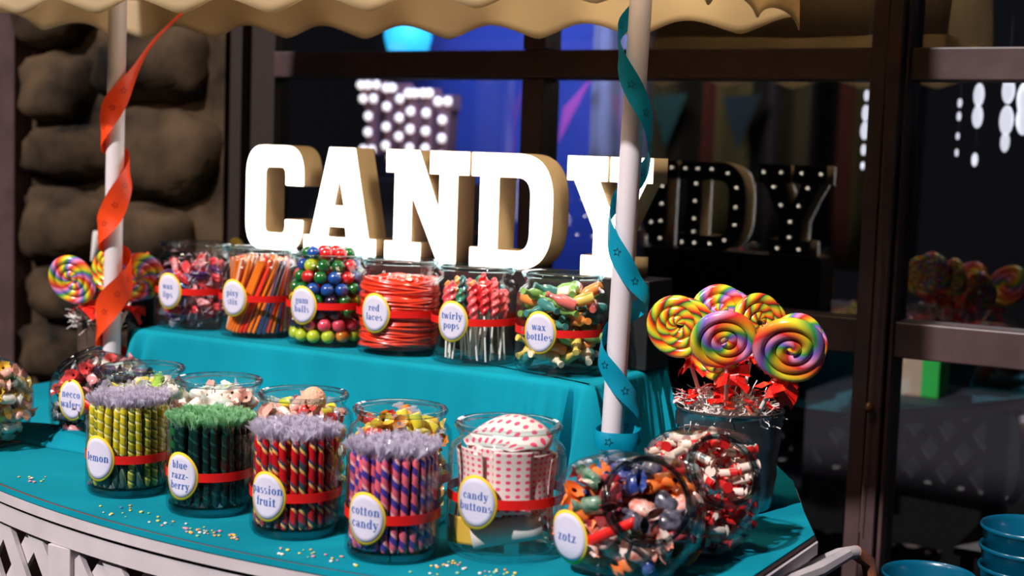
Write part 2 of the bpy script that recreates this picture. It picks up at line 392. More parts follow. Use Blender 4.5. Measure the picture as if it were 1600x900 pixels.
# awning: roof, back/front/side valances
AX, AY0, AY1, AZ = .925, -.28, .30, 1.792
b = MB()
def roof(u, v):
    x = -AX+2*AX*u; y = AY0+(AY1-AY0)*v
    return (x, y, AZ+.075+.86*(1-abs(2*v-1))+.004*sin(9*x))  # ridge, out of view, raised so the roof shades the wall behind
b.sheet(roof, 40, 8); b.build('awning_roof', CANVAS, cart, solid=.003)
def valance(p0, p1, ph, name='valance', per=.235):
    p0 = Vector(p0); p1 = Vector(p1); Ld = (p1-p0).length; nn = (p1-p0).cross(zz).normalized()
    def fn(u, v):
        s_ = u*Ld
        sc_ = abs(cos(pi*(s_/per+ph)))**1.3
        bot = AZ-.004-.012*(1-sc_)-.018*(1-sc_)+.010*sin(s_*3+1)*.6
        top = AZ+.078
        wv = .010*sin(2*pi*s_/per*1.0+1.0+ph*5)*(1-v)
        p = p0+(p1-p0)*u+nn*wv
        return (p.x, p.y, bot+(top-bot)*v)
    b = MB(); b.sheet(fn, int(Ld/.012), 6); b.build(name, CANVAS, cart, solid=.003)
valance((-AX, AY1, 0), (AX, AY1, 0), .15); valance((-AX, AY0, 0), (AX, AY0, 0), .3)
valance((-AX, AY0, 0), (-AX, AY1, 0), .1); valance((AX, AY1, 0), (AX, AY0, 0), .5)
# ------------------------------------------------------------------ cloths
b = MB(); slab(b, .003, TZ-.003, TZ+.0005)
n0 = len(b.v)
def hem(u, v):
    x = XL+.01+(XR-XL-.02)*u; y = edgeY(x)
    if x > .93: y += 3.6*(x-.93)**2
    if x < -.85: y += 3.6*(x+.85)**2
    return (x, y-.0065, TZ-.001-.011*v)
b.sheet(hem, 90, 1)
tc = b.build('tablecloth', TEAL, smooth=False); tag(tc, 'flat turquoise cloth covering the curved cart top, sprinkled with tiny candies', 'tablecloth')
def fold(u, v):
    x = -.86+.62*u; yb = -.22-.26*u*.2
    w_ = .13*(1-.3*u); y = yb-.10+.12*v-.10*(1-u)
    h = .030*sin(pi*v)*(sin(pi*min(1, u*1.02))**.5)+.006*sin(9*u+3*v)*sin(pi*v)
    return (x, y, TZ+.001+max(0, h))
b = MB(); b.sheet(fold, 30, 12); fo = b.build('folded_cloth', TEAL, solid=.002); tag(fo, 'rumpled turquoise cloth fold lying under the jars at the left end', 'cloth')
# riser (stepped display) draped in turquoise cloth
X0, X1, Y0, Y1 = -.605, .628, .045, .415
b = MB(); b.box(X0+.006, X1-.006, Y0+.006, Y1-.006, TZ+.002, RZ-.006); rb = b.build('display_riser', BLACK, smooth=False); tag(rb, 'low black display riser hidden under the turquoise drape behind the front jars', 'riser')
def drape():
    b = MB(); per = []; NS = 460
    LX, LY = X1-X0, Y1-Y0; P = 2*(LX+LY); rad = .012
    for i in range(NS):
        s_ = P*i/NS
        if s_ < LX: p = (X0+s_, Y0); nr = (0, -1); dc = min(s_, LX-s_); seg = 0
        elif s_ < LX+LY: q = s_-LX; p = (X1, Y0+q); nr = (1, 0); dc = min(q, LY-q); seg = 1
        elif s_ < 2*LX+LY: q = s_-LX-LY; p = (X1-q, Y1); nr = (0, 1); dc = min(q, LX-q); seg = 2
        else: q = s_-2*LX-LY; p = (X0, Y1-q); nr = (-1, 0); dc = min(q, LY-q); seg = 3
        per.append((p, nr, dc, s_, seg))
    rows = []
    levels = [(0, -.010, 0), (0, 0.0, .002), (.25, .0045, .004), (1, .006, .012)] + [(1, .006+.0, z_) for z_ in (.02, .04, .06, .08, .10, .12, .14, .16, .18, .1985)]
    for k_, (_, outw, dz) in enumerate(levels):
        row = []
        for (p, nr, dc, s_, seg) in per:
            t = min(1, dz/.2); cornr = math.exp(-(max(0, dc-.03)/.075)**2) if seg < 2 else 0
            amp = t*.010+t**.7*.055*cornr
            fo_ = amp*(.5+.5*sin(s_*(64+70*cornr)+1.3*sin(s_*7)))+t*.006*sin(s_*17+2)+t*.008
            if seg == 2: fo_ = 0.
            if seg == 3: fo_ += t*.03
            o_ = outw+max(0, fo_)
            row.append((p[0]+nr[0]*o_, p[1]+nr[1]*o_, RZ-dz))
        rows.append(row)
    vs = [v for r_ in rows for v in r_]; fs = []
    for k_ in range(len(rows)-1):
        for i in range(NS): j = (i+1) % NS; fs.append((k_*NS+i, (k_+1)*NS+i, (k_+1)*NS+j, k_*NS+j))
    fs.append(tuple(range(NS)))
    b.add(vs, fs); return b.build('riser_drape', TEAL, angle=1.0)
dr = drape(); tag(dr, 'turquoise drape with hanging corner folds covering the raised step of the cart', 'cloth')
b = MB(); b.box(-.50, .640, .275, .395, RZ+.001, 1.2425); bx = b.build('sign_stand', BLACK, smooth=False, bevel=.003); tag(bx, 'long black box on the riser carrying the lit letters', 'stand')
# ------------------------------------------------------------------ lit letters
LB, LH, LY_, LD = 1.2435, .257, .285, .078
def roundrect_pts(pts, rads, n=6):
    out = []; K = len(pts)
    for i, p in enumerate(pts):
        r = rads[i]
        if not r: out.append(p); continue
        a = Vector(pts[i-1]); c = Vector(pts[(i+1) % K]); q = Vector(p)
        d1 = (a-q).normalized(); d2 = (c-q).normalized(); s1 = q+d1*r; s2 = q+d2*r
        for k_ in range(n+1):
            t = k_/n; out.append(tuple(s1*(1-t)**2+q*2*t*(1-t)+s2*t*t))
    return out
def letter(ch, x, wd, loops, bulbs, label):
    th = thing('marquee_letter', label, 'letter sign', (x, LY_, LB), (0, 0, 0), 'lit marquee letters')
    cu = bpy.data.curves.new('outline', 'CURVE'); cu.dimensions = '2D'; cu.fill_mode = 'BOTH'
    for lp in loops:
        sp = cu.splines.new('POLY'); sp.points.add(len(lp)-1); sp.use_cyclic_u = True
        for i, (a, c_) in enumerate(lp): sp.points[i].co = (a*wd, c_*LH, 0, 1)
    def mk(nm, ext, y, m, off=0):
        c2 = cu.copy(); c2.extrude = ext; c2.offset = off
        t = bpy.data.objects.new('tmp', c2); C.objects.link(t); dg = bpy.context.evaluated_depsgraph_get(); dg.update()
        me = bpy.data.meshes.new_from_object(t.evaluated_get(dg)); bpy.data.objects.remove(t)
        me.materials.clear(); me.materials.append(m)
        o = bpy.data.objects.new(nm, me); C.objects.link(o); o.parent = th; o.rotation_euler = (pi/2, 0, 0); o.location = (0, y, 0); return o
    mk('letter_box', LD/2-.003, LD/2, KRAFT)
    mk('lit_face', .0025, 0.0, LIT, -.001)
    mk('back_panel', .002, LD+.0005, BLACK, -.002)
    me = MB().ball((0, 0, 0), .0042, nu=8, nv=6).mesh('bulb', BULB)
    for (a, c_) in bulbs:
        o = bpy.data.objects.new('bulb', me); C.objects.link(o); o.parent = th; o.location = (a*wd, LD+.005, c_*LH)
    return th
r2 = roundrect_pts
Cl = [r2([(1,1),(1,.62),(.70,.62),(.70,.79),(.33,.79),(.33,.165),(.70,.165),(.70,.30),(1,.30),(1,0),(0,0),(0,1)], [.30,0,.02,.075,.075,.075,.075,.02,0,.28,.28,.30], 10)]
Al = [[(.34,1),(.69,1),(.90,.17),(1,.17),(1,0),(.475,0),(.475,.165),(.60,.165),(.585,.26),(.345,.26),(.33,.165),(.455,.165),(.455,0),(0,0),(0,.17),(.09,.17)], [(.41,.46),(.56,.46),(.485,.73)]]
Nl = [[(0,1),(.40,1),(.66,.46),(.66,.79),(.54,.79),(.54,1),(1,1),(1,.79),(.87,.79),(.87,0),(.66,0),(.32,.60),(.32,.17),(.44,.17),(.44,0),(0,0),(0,.17),(.11,.17),(.11,.79),(0,.79)]]
Dl = [r2([(0,1),(1,1),(1,0),(0,0),(0,.17),(.11,.17),(.11,.79),(0,.79)], [0,.42,.42,0,0,0,0,0], 12), r2([(.34,.79),(.34,.16),(.735,.16),(.735,.79)], [.0,.0,.16,.16], 8)]
Yl = [[(0,1),(.475,1),(.475,.79),(.39,.79),(.515,.57),(.64,.79),(.51,.79),(.51,1),(1,1),(1,.79),(.93,.79),(.68,.38),(.68,.17),(.82,.17),(.82,0),(.20,0),(.20,.17),(.34,.17),(.34,.38),(.09,.79),(0,.79)]]
Cb = [(.82,.68),(.75,.86),(.5,.9),(.25,.86),(.17,.7),(.17,.5),(.17,.3),(.25,.12),(.5,.09),(.75,.12),(.82,.28)]
Ab = [(.1,.07),(.38,.07),(.28,.3),(.33,.5),(.4,.7),(.52,.9),(.62,.7),(.72,.5),(.78,.3),(.66,.07),(.92,.07),(.5,.3)]
Nb = [(.08,.92),(.25,.9),(.2,.7),(.2,.5),(.2,.3),(.12,.07),(.38,.07),(.4,.68),(.52,.48),(.66,.28),(.8,.1),(.8,.3),(.8,.5),(.8,.7),(.65,.92),(.92,.92)]
Db = [(.08,.92),(.27,.92),(.48,.92),(.72,.88),(.86,.72),(.86,.5),(.86,.3),(.72,.12),(.5,.07),(.27,.07),(.08,.07),(.25,.75),(.25,.55),(.25,.35),(.25,.2)]
Yb = [(.08,.91),(.34,.91),(.64,.91),(.92,.91),(.24,.75),(.74,.75),(.36,.55),(.62,.55),(.51,.37),(.51,.2),(.34,.07),(.66,.07)]
letter('C', -.471, .178, Cl, Cb, 'big white lit letter C, first of the word CANDY')
letter('A', -.287, .212, Al, Ab, 'big white lit letter A, second of the word CANDY')
letter('N', -.048, .226, Nl, Nb, 'big white lit letter N, middle of the word CANDY')
letter('D', .187, .209, Dl, Db, 'big white lit letter D, fourth of the word CANDY')
letter('Y', .430, .202, Yl, Yb, 'big white lit letter Y behind the right post, last of the word CANDY')
# ------------------------------------------------------------------ jars, labels, lettering
def ringarc(cx, cy, rx, ry, tx, ty, a0, a1, n=10):
    P = []
    for i in range(n):
        q = []
        for a, o in ((a0+(a1-a0)*i/n, 0), (a0+(a1-a0)*(i+1)/n, 0), (a0+(a1-a0)*(i+1)/n, 1), (a0+(a1-a0)*i/n, 1)):
            a = math.radians(a); q.append((cx+(rx-tx*o)*cos(a), cy+(ry-ty*o)*sin(a)))
        P.append(q)
    return P
def rc(x0, x1, y0, y1): return [[(x0,y0),(x1,y0),(x1,y1),(x0,y1)]]
ST, HR = .27, .09
def stem(x, y0=0, y1=1, foot=True, head=True):
    p = rc(x, x+ST, y0, y1)
    if foot: p += rc(x-.1, x+ST+.1, y0, y0+HR)
    if head: p += rc(x-.12, x+.02, y1-HR, y1)
    return p
def par(x0, y0, x1, y1, w_): return [[(x0,y0),(x0+w_,y0),(x1+w_,y1),(x1,y1)]]
def glyph(c):
    bowl = lambda cx: ringarc(cx, .5, .42, .53, .27, .09, 0, 360, 18)
    if c == 'a': return ringarc(.36, .28, .34, .31, .24, .08, 0, 360, 14)+rc(.5,.77,0,.72)+rc(.7,.92,0,HR)+ringarc(.42,.68,.35,.34,.24,.08,0,170,9), .92
    if c == 'b': return stem(.1,0,1.5,False)+bowl(.55), 1.02
    if c == 'c': return ringarc(.45,.5,.42,.53,.27,.09,50,320,16)+rc(.6,.8,.68,.86), .88
    if c == 'd': return bowl(.45)+stem(.62,0,1.5)[0:1]+rc(.5,.66,1.41,1.5)+rc(.85,1.02,0,HR), 1.05
    if c == 'e': return ringarc(.45,.5,.42,.53,.27,.09,0,320,16)+rc(.15,.86,.46,.54), .92
    if c == 'f': return stem(.15,0,1.2,True,False)+ringarc(.47,1.2,.32,.33,.22,.08,60,180,6)+rc(0,.62,.91,1.0), .62
    if c == 'g': return ringarc(.42,.62,.36,.4,.22,.08,0,360,16)+ringarc(.42,-.12,.4,.3,.2,.08,0,360,14), .86
    if c == 'i': return stem(.15)+rc(.15,.42,1.2,1.46), .58
    if c == 'l': return stem(.15,0,1.5), .58
    if c in 'nm':
        p = stem(.12)+ringarc(.55,.6,.36,.42,.25,.09,0,140,8)+rc(.64,.91,0,.62)+rc(.56,1.0,0,HR)
        if c == 'm': p += ringarc(1.07,.6,.36,.42,.25,.09,0,140,8)+rc(1.16,1.43,0,.62)+rc(1.08,1.53,0,HR); return p, 1.56
        return p, 1.05
    if c == 'o': return bowl(.46), .92
    if c == 'p': return stem(.1,-.48,1)+bowl(.55), 1.02
    if c == 'r': return stem(.12)+ringarc(.55,.62,.3,.4,.2,.1,50,140,6)+rc(.52,.74,.72,.94), .8
    if c == 's': return ringarc(.36,.74,.31,.28,.2,.08,40,270,12)+ringarc(.36,.27,.33,.29,.22,.08,-140,90,12), .74
    if c == 't': return stem(.15,0,1.3,False,False)+ringarc(.45,.28,.3,.29,.2,.08,180,330,6)+rc(0,.6,.91,1.0), .66
    if c == 'u': return rc(.1,.37,.35,1)+rc(-.02,.1,.91,1)+ringarc(.44,.38,.34,.4,.24,.09,180,320,8)+stem(.6,0,1)[0:1]+rc(.85,1.0,0,HR)+rc(.5,.62,.91,1), 1.02
    if c in 'vwy':
        p = par(.32,0,.0,1,.28)+par(.45,0,.68,1,.09)+rc(-.08,.4,.92,1)+rc(.58,.9,.92,1)
        if c == 'w': p = par(.26,0,.0,1,.27)+par(.4,0,.56,1,.08)+par(.78,0,.5,1,.27)+par(.93,0,1.12,1,.08)+rc(-.06,.36,.92,1)+rc(1.0,1.3,.92,1); return p, 1.28
        if c == 'y': p += par(.26,-.42,.45,0,.09)+ringarc(.22,-.34,.16,.14,.14,.12,0,360,8)
        return p, .88
    if c == 'x': return par(.5,0,.0,1,.3)+par(.02,0,.62,1,.09)+rc(-.06,.36,.92,1)+rc(.5,.84,.92,1)+rc(-.06,.26,0,.08)+rc(.42,.88,0,.08), .86
    if c == 'z': return par(.05,.0,.45,1,.27)+rc(.05,.74,.91,1)+rc(.02,.74,0,.09)+rc(.05,.12,.75,1)+rc(.66,.74,0,.28), .8
    if c == 'k': return stem(.12,0,1.5)+par(.36,.45,.66,1,.08)+par(.56,0,.36,.5,.27), .95
    if c == '-': return rc(.06,.5,.42,.6), .58
    return [], .4
def text_quads(lines, xh, lead=2.05):
    out = []; n = len(lines)
    for i, ln in enumerate(lines):
        wd = sum(glyph(c)[1]+.08 for c in ln); x = -wd/2; y = (n-1)/2*lead - i*lead - .5
        for c in ln:
            g, adv = glyph(c)
            for q in g: out.append([((a+x)*xh, (b_+y)*xh) for a, b_ in q])
            x += adv+.08
    return out
def make_label(parent, mp, lines, xh=.0105, rx=.0375, rz=.0440, dx=0):
    """round label: mp(s,z,off) places a point of the label plane on the jar"""
    def disc(rx, rz, off, m, nm, par_):
        b = MB(); vs = [mp(dx, 0, off)]; fs = []; K, RR = 40, 5
        for r_ in range(1, RR+1):
            for i in range(K): a = 2*pi*i/K; vs.append(mp(dx+rx*r_/RR*cos(a), rz*r_/RR*sin(a), off))
        for i in range(K): fs.append((0, 1+i, 1+(i+1) % K))
        for r_ in range(RR-1):
            for i in range(K): j = (i+1) % K; a = 1+r_*K; fs.append((a+i, a+K+i, a+K+j, a+j))
        b.add(vs, fs); return b.build(nm, m, par_, solid=.0004)
    lab = disc(rx, rz, .0012, LABELY, 'label', parent)
    disc(rx*.885, rz*.885, .0018, LABELW, 'label_center', lab)
    b = MB()
    for q in text_quads(lines, xh): b.add([mp(dx+x, z, .0024) for x, z in q], [tuple(range(len(q)))])
    b.build('lettering', INK, lab, smooth=False)
    return lab
def on_cyl(R, zc, ang=0.):
    def mp(s, z, off):
        a = s/R+ang; return ((R+off)*sin(a), -(R+off)*cos(a), zc+z)
    return mp
def band(parent, R, zc, h=.0155, m=None, tilt=0., a0=0, a1=360):
    b = MB(); N = 60; vs = []
    for i in range(N+1):
        a = math.radians(a0+(a1-a0)*i/N)
        for r_, z in ((R+.0003, -h/2), (R+.0010, -h/2), (R+.0010, h/2), (R+.0003, h/2)):
            vs.append((r_*sin(a), -r_*cos(a), zc+z+tilt*sin(a)))
    fs = []
    for i in range(N):
        for q in range(4): q2 = (q+1) % 4; fs.append((i*4+q, i*4+q2, i*4+4+q2, i*4+4+q))
    b.add(vs, fs); return b.build('ribbon_band', m or RED, parent)
def jar_body(R, H, neck, shoulder, lip=.006, wall=.003):
    """glass shell: outer profile, lip, inner profile with a thick foot"""
    o = [(0, .0006), (R-.014, .0006), (R-.005, .003), (R-.001, .010), (R, .018), (R, H*shoulder-.012), (R-.002, H*shoulder), (R-.007, H*shoulder+.008),
         (neck+.002, H*shoulder+.014), (neck, H*shoulder+.018), (neck, H-.018), (neck+lip*.6, H-.015), (neck+lip*.6, H-.011), (neck, H-.009), (neck+lip, H-.006), (neck+lip, H-.001), (neck+lip*.5, H), (neck-wall, H-.001)]
    i = [(neck-wall, H*shoulder+.014), (R-.009, H*shoulder+.006), (R-wall-.001, H*shoulder-.006), (R-wall, H*shoulder-.016), (R-wall, .022), (R-.008, .012), (R-.02, .009), (0, .009)]
    return o+i
def gallon_jar(X, Y, Z, label, lines, R=.0945, H=.207, xh=.0098, lz=.083, tilt=0, lang=0, lab=True):
    t = thing('glass_jar', label, 'jar', (X, Y, Z+.0012), (0, 0, 0), 'candy jars')
    prof = jar_body(R, H, R-.0165, .80)
    b = MB(); b.lathe(prof, 56); b.build('glass_body', GLASS, t, angle=1.0)
    b = MB(); b.lathe([(R-.0175, H-.008), (R-.009, H-.008), (R-.008, H-.003), (R-.012, H+.001), (R-.0175, H-.001)], 56, close=True); b.build('glass_rim', THICK, t, angle=1.0)
    if lab:
        make_label(t, on_cyl(R, lz, lang), lines, xh); band(t, R, lz, tilt=tilt)
    return t
def tumbler(X, Y, Z, label, lines, R=.0765, H=.142, lz=.072, xh=.0098, tilt=0):
    t = thing('glass_jar', label, 'jar', (X, Y, Z+.0012), (0, 0, 0), 'candy jars')
    o = [(0, .0006), (R-.010, .0006), (R-.003, .003), (R, .010), (R, H-.004), (R-.001, H), (R-.003, H), (R-.003, .020), (R-.010, .016), (0, .016)]
    b = MB(); b.lathe(o, 56); b.build('glass_body', GLASS, t, angle=1.0)
    b = MB(); b.lathe([(0, .002), (R-.008, .002), (R-.004, .006), (R-.004, .0145), (0, .0145)], 56); b.build('thick_glass_foot', FOOT, t, angle=1.0)
    make_label(t, on_cyl(R, lz), lines, xh, .0365, .0425); band(t, R, lz, tilt=tilt); return t
# ---- jars on the upper step
UY = .155
UJ = [(-.515, UY, 'wax lips'), (-.312, UY-.002, 'pixy stix'), (-.108, UY-.004, 'gum balls'), (.092, UY-.006, 'red laces'), (.292, UY-.008, 'twirly pops'), (.503, UY-.010, 'wax bottles')]
desc = ['clear jar of wrapped red and purple candies labelled wax lips', 'clear jar of orange striped straws standing on the turquoise step', 'clear jar heaped with coloured balls, labelled gum balls',
        'clear jar full of bright red candy laces', 'clear jar of pink and green twisted pops on white sticks', 'clear jar of small pastel wax bottles beside the right post']
for (x, y, nm), ds in zip(UJ, desc): gallon_jar(x, y, RZ, ds, nm.split(), lz=.094 if nm != 'wax bottles' else .090)
# ---- straight jars of stick candy at the table edge
FJ = [(-.030, -.547, ['lemon']), (.180, -.557, ['blue', 'razz-', 'berry']), (.390, -.578, ['passion', 'fruit']), (.600, -.592, ['cotton', 'candy'])]
fdesc = ['straight glass jar packed with yellow sticks, labelled lemon', 'straight glass jar of dark green sticks labelled blue razz-berry', 'straight glass jar of red and yellow twisted sticks labelled passion fruit', 'straight glass jar of pink and purple sticks labelled cotton candy']
for (x, y, ls), ds in zip(FJ, fdesc): tumbler(x, y, TZ, ds, ls, xh=.0088 if len(ls) == 3 else .0098)
# ---- wide jars behind them, and the candy buttons jar
BJ = [(-.168, -.372), (.045, -.386), (.262, -.400), (.482, -.405)]
bdesc = ['wide jar of yellow and green wrapped candies behind the lemon sticks', 'wide jar of pale taffy behind the dark green sticks', 'wide jar of peach and yellow candies behind the passion fruit sticks', 'wide jar of yellow and orange wrapped candies behind the cotton candy sticks']
for i, ((x, y), ds) in enumerate(zip(BJ, bdesc)): gallon_jar(x, y, TZ, ds, [[], [], [], ['bit', 'o']][i] or ['taffy'], H=.199, R=.0925, lab=(i == 3), lang=-.25)
CBX, CBY = .735, -.462
gallon_jar(CBX, CBY, TZ, 'wide jar stuffed with pink-dotted paper strips, labelled candy buttons', ['candy', 'buttons'], H=.212, R=.0965, lz=.097, xh=.0090)
# ---- jars with a slanted round mouth
def superq(d, a, e):
    return (abs(d.x/a[0])**e+abs(d.y/a[1])**e+abs(d.z/a[2])**e)**(-1/e)
class Slant:
    def __init__(s, loc, a, mdir, label, th0=.62, e=3.6, rot=0, lines=None, mats=None, lpos=(-.04, 0), lrot=0):
        s.loc = Vector(loc); s.a = a; s.e = e; s.rot = rot
        s.t = thing('slanted_jar', label, 'jar', loc, (0, 0, rot), 'slanted candy jars')
        m = Vector(mdir).normalized(); s.m = m; ax = m.orthogonal().normalized(); ay = m.cross(ax); cen = Vector((0, 0, a[2]+.001)); s.cen = cen
        N, K = 56, 26
        def shell(sc_):
            vs = []
            for k_ in range(K+1):
                th = th0+(pi-th0)*k_/K
                for i in range(N):
                    ph = 2*pi*i/N; d = m*cos(th)+(ax*cos(ph)+ay*sin(ph))*sin(th)
                    r_ = superq(d, a, e)
                    if k_ == 0: r_ = None
                    vs.append((d, r_))
            out = []
            # mouth ring is a true circle in a plane square to the mouth axis
            for (d, r_) in vs[:N]: pass
            rr = sum(superq(d, a, e) for d, _ in vs[:N])/N
            h = rr*cos(th0)*1.0; s.h = h; s.rm = rr*sin(th0)*.97
            for idx, (d, r_) in enumerate(vs):
                k_ = idx//N
                if k_ == 0:
                    dd = (d-m*d.dot(m)).normalized(); p = m*h+dd*s.rm
                else:
                    r_ = r_*sc_; p = d*r_
                    bl = max(0, 1-k_/4.)
                    dd = (d-m*d.dot(m)).normalized(); p = p.lerp(m*(h-.002*k_)+dd*(s.rm+.006*k_), bl*.75)
                out.append(cen+p)
            fs = []
            for k_ in range(K):
                for i in range(N):
                    j = (i+1) % N; fs.append((k_*N+i, (k_+1)*N+i, (k_+1)*N+j, k_*N+j))
            return out, fs
        b = MB(); b.add(*shell(1)); b.add(*shell(.972)); b.build('glass_body', GLASS, s.t, angle=1.2)
        b = MB(); pts = [cen+m*(s.h+.002)+(ax*cos(2*pi*i/48)+ay*sin(2*pi*i/48))*s.rm for i in range(48)]
        b.tube(pts, .0050, 10, closed=True)
        pts = [cen+m*(s.h-.010)+(ax*cos(2*pi*i/48)+ay*sin(2*pi*i/48))*(s.rm+.003) for i in range(48)]; b.tube(pts, .0028, 8, closed=True)
        b.build('glass_rim', LIP, s.t, angle=1.2)
        b = MB(); b.box(-a[0]*.62, a[0]*.62, -a[1]*.62, a[1]*.62, 0, .008); b.build('thick_glass_foot', THICK, s.t, bevel=.003)
        if lines:
            def mp(x, z, off, lp=lpos, lr=lrot):
                x2 = x+lp[0]; d = Vector((x2, -a[1], z+lp[1])); 
                yy = a[1]*(1-min(.995, abs(x2/a[0]))**e-min(.9, abs((z+lp[1])/a[2]))**e)
                f_ = max(0.0, 1-min(.98, abs(x2/a[0]))**e-min(.98, abs((z+lp[1])/a[2]))**e)**(1/e)
                return (x2, -(a[1]*f_+off+.0008), cen.z+z+lp[1])
            make_label(s.t, mp, lines, .0105, .0375, .0440)
            b = MB(); vs = []; fs = []
            for i in range(13):
                x = .034+i*(.078/12)
                for dz_ in (-.009, .009):
                    vs.append(mp(x, dz_+.55*(x-.034)*(1 if lrot == 0 else lrot), .001))
            for i in range(12): fs.append((2*i, 2*i+2, 2*i+3, 2*i+1))
            b.add(vs, fs); b.build('ribbon_band', RED, s.t, solid=.0006)
    def inside(s, p, inset):
        q = Matrix.Rotation(-s.rot, 3, 'Z') @ (Vector(p)-s.loc) - s.cen
        if q.dot(s.m) > s.h-.012-inset*.5: return False
        a = [v-inset for v in s.a]
        return abs(q.x/a[0])**s.e+abs(q.y/a[1])**s.e+abs(q.z/a[2])**s.e < 1
ZJ = Slant((.955, -.452, TZ+.0012), (.108, .098, .091), (.62, -.64, .46), 'slant-mouthed jar of orange and navy wrapped candies at the right front corner', th0=.66, lines=['zotz'], lpos=(-.060, -.028))
RJ = Slant((.992, -.255, TZ+.0012), (.090, .090, .100), (.66, -.52, .56), 'slant-mouthed jar of red and white candy rolls beside the metal bucket', th0=.62)
MJ = Slant((-.395, -.262, TZ+.0012), (.098, .092, .092), (-.6, -.1, .78), 'slant-mouthed jar of dark and pink wafer rolls behind the lemon jar', th0=.5, lines=['necco', 'wafers'], lpos=(.008, .008), lrot=-1)
GJ = Slant((-.550, -.455, TZ+.0012), (.104, .098, .094), (-.3, -.75, .5), 'slant-mouthed jar of gold and green candies at the left edge of the picture', th0=.55, e=2.5)
# ------------------------------------------------------------------ candy pieces
def cyl_inside(X, Y, Z, R, z0, z1, dome=0):
    def fn(p, inset):
        r_ = sqrt((p[0]-X)**2+(p[1]-Y)**2)
        top = Z+z1-inset*.3+dome*max(0, 1-(r_/R)**2)
        rr = R-inset
        if p[2] > Z+.165: rr -= .016
        return r_ < rr and Z+z0+inset < p[2] < top
    return fn
def scatter(fn, box, d, inset, tries=9000, seed=1, deep=None, cap=300):
    rnd = random.Random(seed); out = []; grid = {}
    x0, x1, y0, y1, z0, z1 = box
    for _ in range(tries):
        p = (rnd.uniform(x0, x1), rnd.uniform(y0, y1), rnd.uniform(z0, z1))
        if not fn(p, inset): continue
        if deep and fn(p, inset+deep) and fn((p[0], p[1], p[2]+deep*1.2), inset): continue
        g = tuple(int(v/d) for v in p); ok = True
        for i in (-1, 0, 1):
            for j in (-1, 0, 1):
                for k_ in (-1, 0, 1):
                    for q in grid.get((g[0]+i, g[1]+j, g[2]+k_), ()):
                        if (p[0]-q[0])**2+(p[1]-q[1])**2+(p[2]-q[2])**2 < d*d: ok = False; break
        if ok: out.append(p); grid.setdefault(g, []).append(p)
        if len(out) >= cap: break
    return out
col = {}
def cm(name, c, rough=.3, coat=.4, **k): return mat('candy_'+name, c, rough, coat=coat, **k)
# gumballs
gb = MB(); gb.ball((0, 0, 0), .0152, nu=18, nv=12)
gcols = {'green': (.005, .13, .022), 'yellow': (.80, .62, .02), 'blue': (.01, .07, .33), 'red': (.62, .012, .015), 'pink': (.85, .07, .13), 'orange': (.9, .25, .02), 'lime': (.50, .60, .03), 'dark purple': (.018, .006, .028)}
gm = {k_: v for k_, v in zip(gcols, variants(gb, 'gumball', [cm('gum '+k_, c, .22, .6) for k_, c in gcols.items()]))}
rnd = random.Random(11); x, y = UJ[2][0], UJ[2][1]
lay = [['lime', 'orange', 'yellow', 'lime', 'lime'], ['pink', 'green', 'dark purple', 'pink'], ['pink', 'dark purple', 'green', 'pink'], ['yellow', 'green', 'dark purple', 'lime'], ['blue', 'green', 'red', 'green'], ['green', 'blue', 'red', 'green', 'blue'], ['green', 'blue', 'red', 'lime'], ['green', 'blue', 'red', 'blue', 'green'], ['green', 'blue', 'orange', 'blue']]
for k_ in range(8):
    z = RZ+.0012+.009+.0155+k_*.0262
    rings = [.0745, .0435, .0135] if k_ < 5 else [[.066, .034], [.058, .027], [.047, .016]][k_-5]
    for ri, rr in enumerate(rings):
        n = int(2*pi*rr/.0312) if rr > .02 else 3 if rr < .0136 and rr > .013 else 1
        n = {(.0745): 14, (.0435): 8, (.0135): 1}.get(rr, max(1, int(2*pi*rr/.0312)))
        for i in range(n):
            a = 2*pi*(i+.5*(k_ % 2))/n+.1*k_*(ri+1)
            c = rnd.choice(lay[k_]); r_ = 0 if n == 1 else rr
            put('gumball', gm[c], (x+r_*cos(a), y+r_*sin(a), z+(.004 if ri else 0)+rnd.uniform(-.001, .001)), (0, 0, 0), '%s gumball in the gum balls jar' % c, 'candy', 'gumballs in the gum balls jar')
# stick candies of the four front jars
def cello_twist(h=.022, r=.011, seed=3):
    rnd = random.Random(seed); b = MB(); K = 9
    vs = [(0, 0, -.004)]
    for i in range(K*2):
        a = pi*i/K; rr = (r if i % 2 else r*.45)*rnd.uniform(.7, 1.2); vs.append((rr*cos(a), rr*sin(a), h*rnd.uniform(.5, 1)))
    for i in range(K*2): b.add([vs[0], vs[1+i], vs[1+(i+1) % (2*K)]], [(0, 1, 2)])
    vs2 = [(.004*cos(pi*i/5), .004*sin(pi*i/5), -.006) for i in range(10)]
    for i in range(10):
        a = pi*i/5; b.add([vs2[i], vs2[(i+1) % 10], (r*rnd.uniform(.4, 1)*cos(a+.3), r*rnd.uniform(.4, 1)*sin(a+.3), h*rnd.uniform(.6, 1.1))], [(0, 1, 2)])
    return b
def twisted_stick(L, r=.0064, flute=.12):
    b = MB(); nz_, na = 22, 12; vs = []
    for i in range(nz_+1):
        z = L*i/nz_
        for j in range(na):
            a = 2*pi*j/na; rr = r*(1+flute*cos(3*(a+z*90))) if 0 < i < nz_ else r*.6
            vs.append((rr*cos(a), rr*sin(a), z))
    fs = [(i*na+j, i*na+(j+1) % na, (i+1)*na+(j+1) % na, (i+1)*na+j) for i in range(nz_) for j in range(na)]
    fs += [tuple(range(na-1, -1, -1)), tuple(range(nz_*na, nz_*na+na))]
    b.add(vs, fs); return b
W_ = (.75, .68, .66)
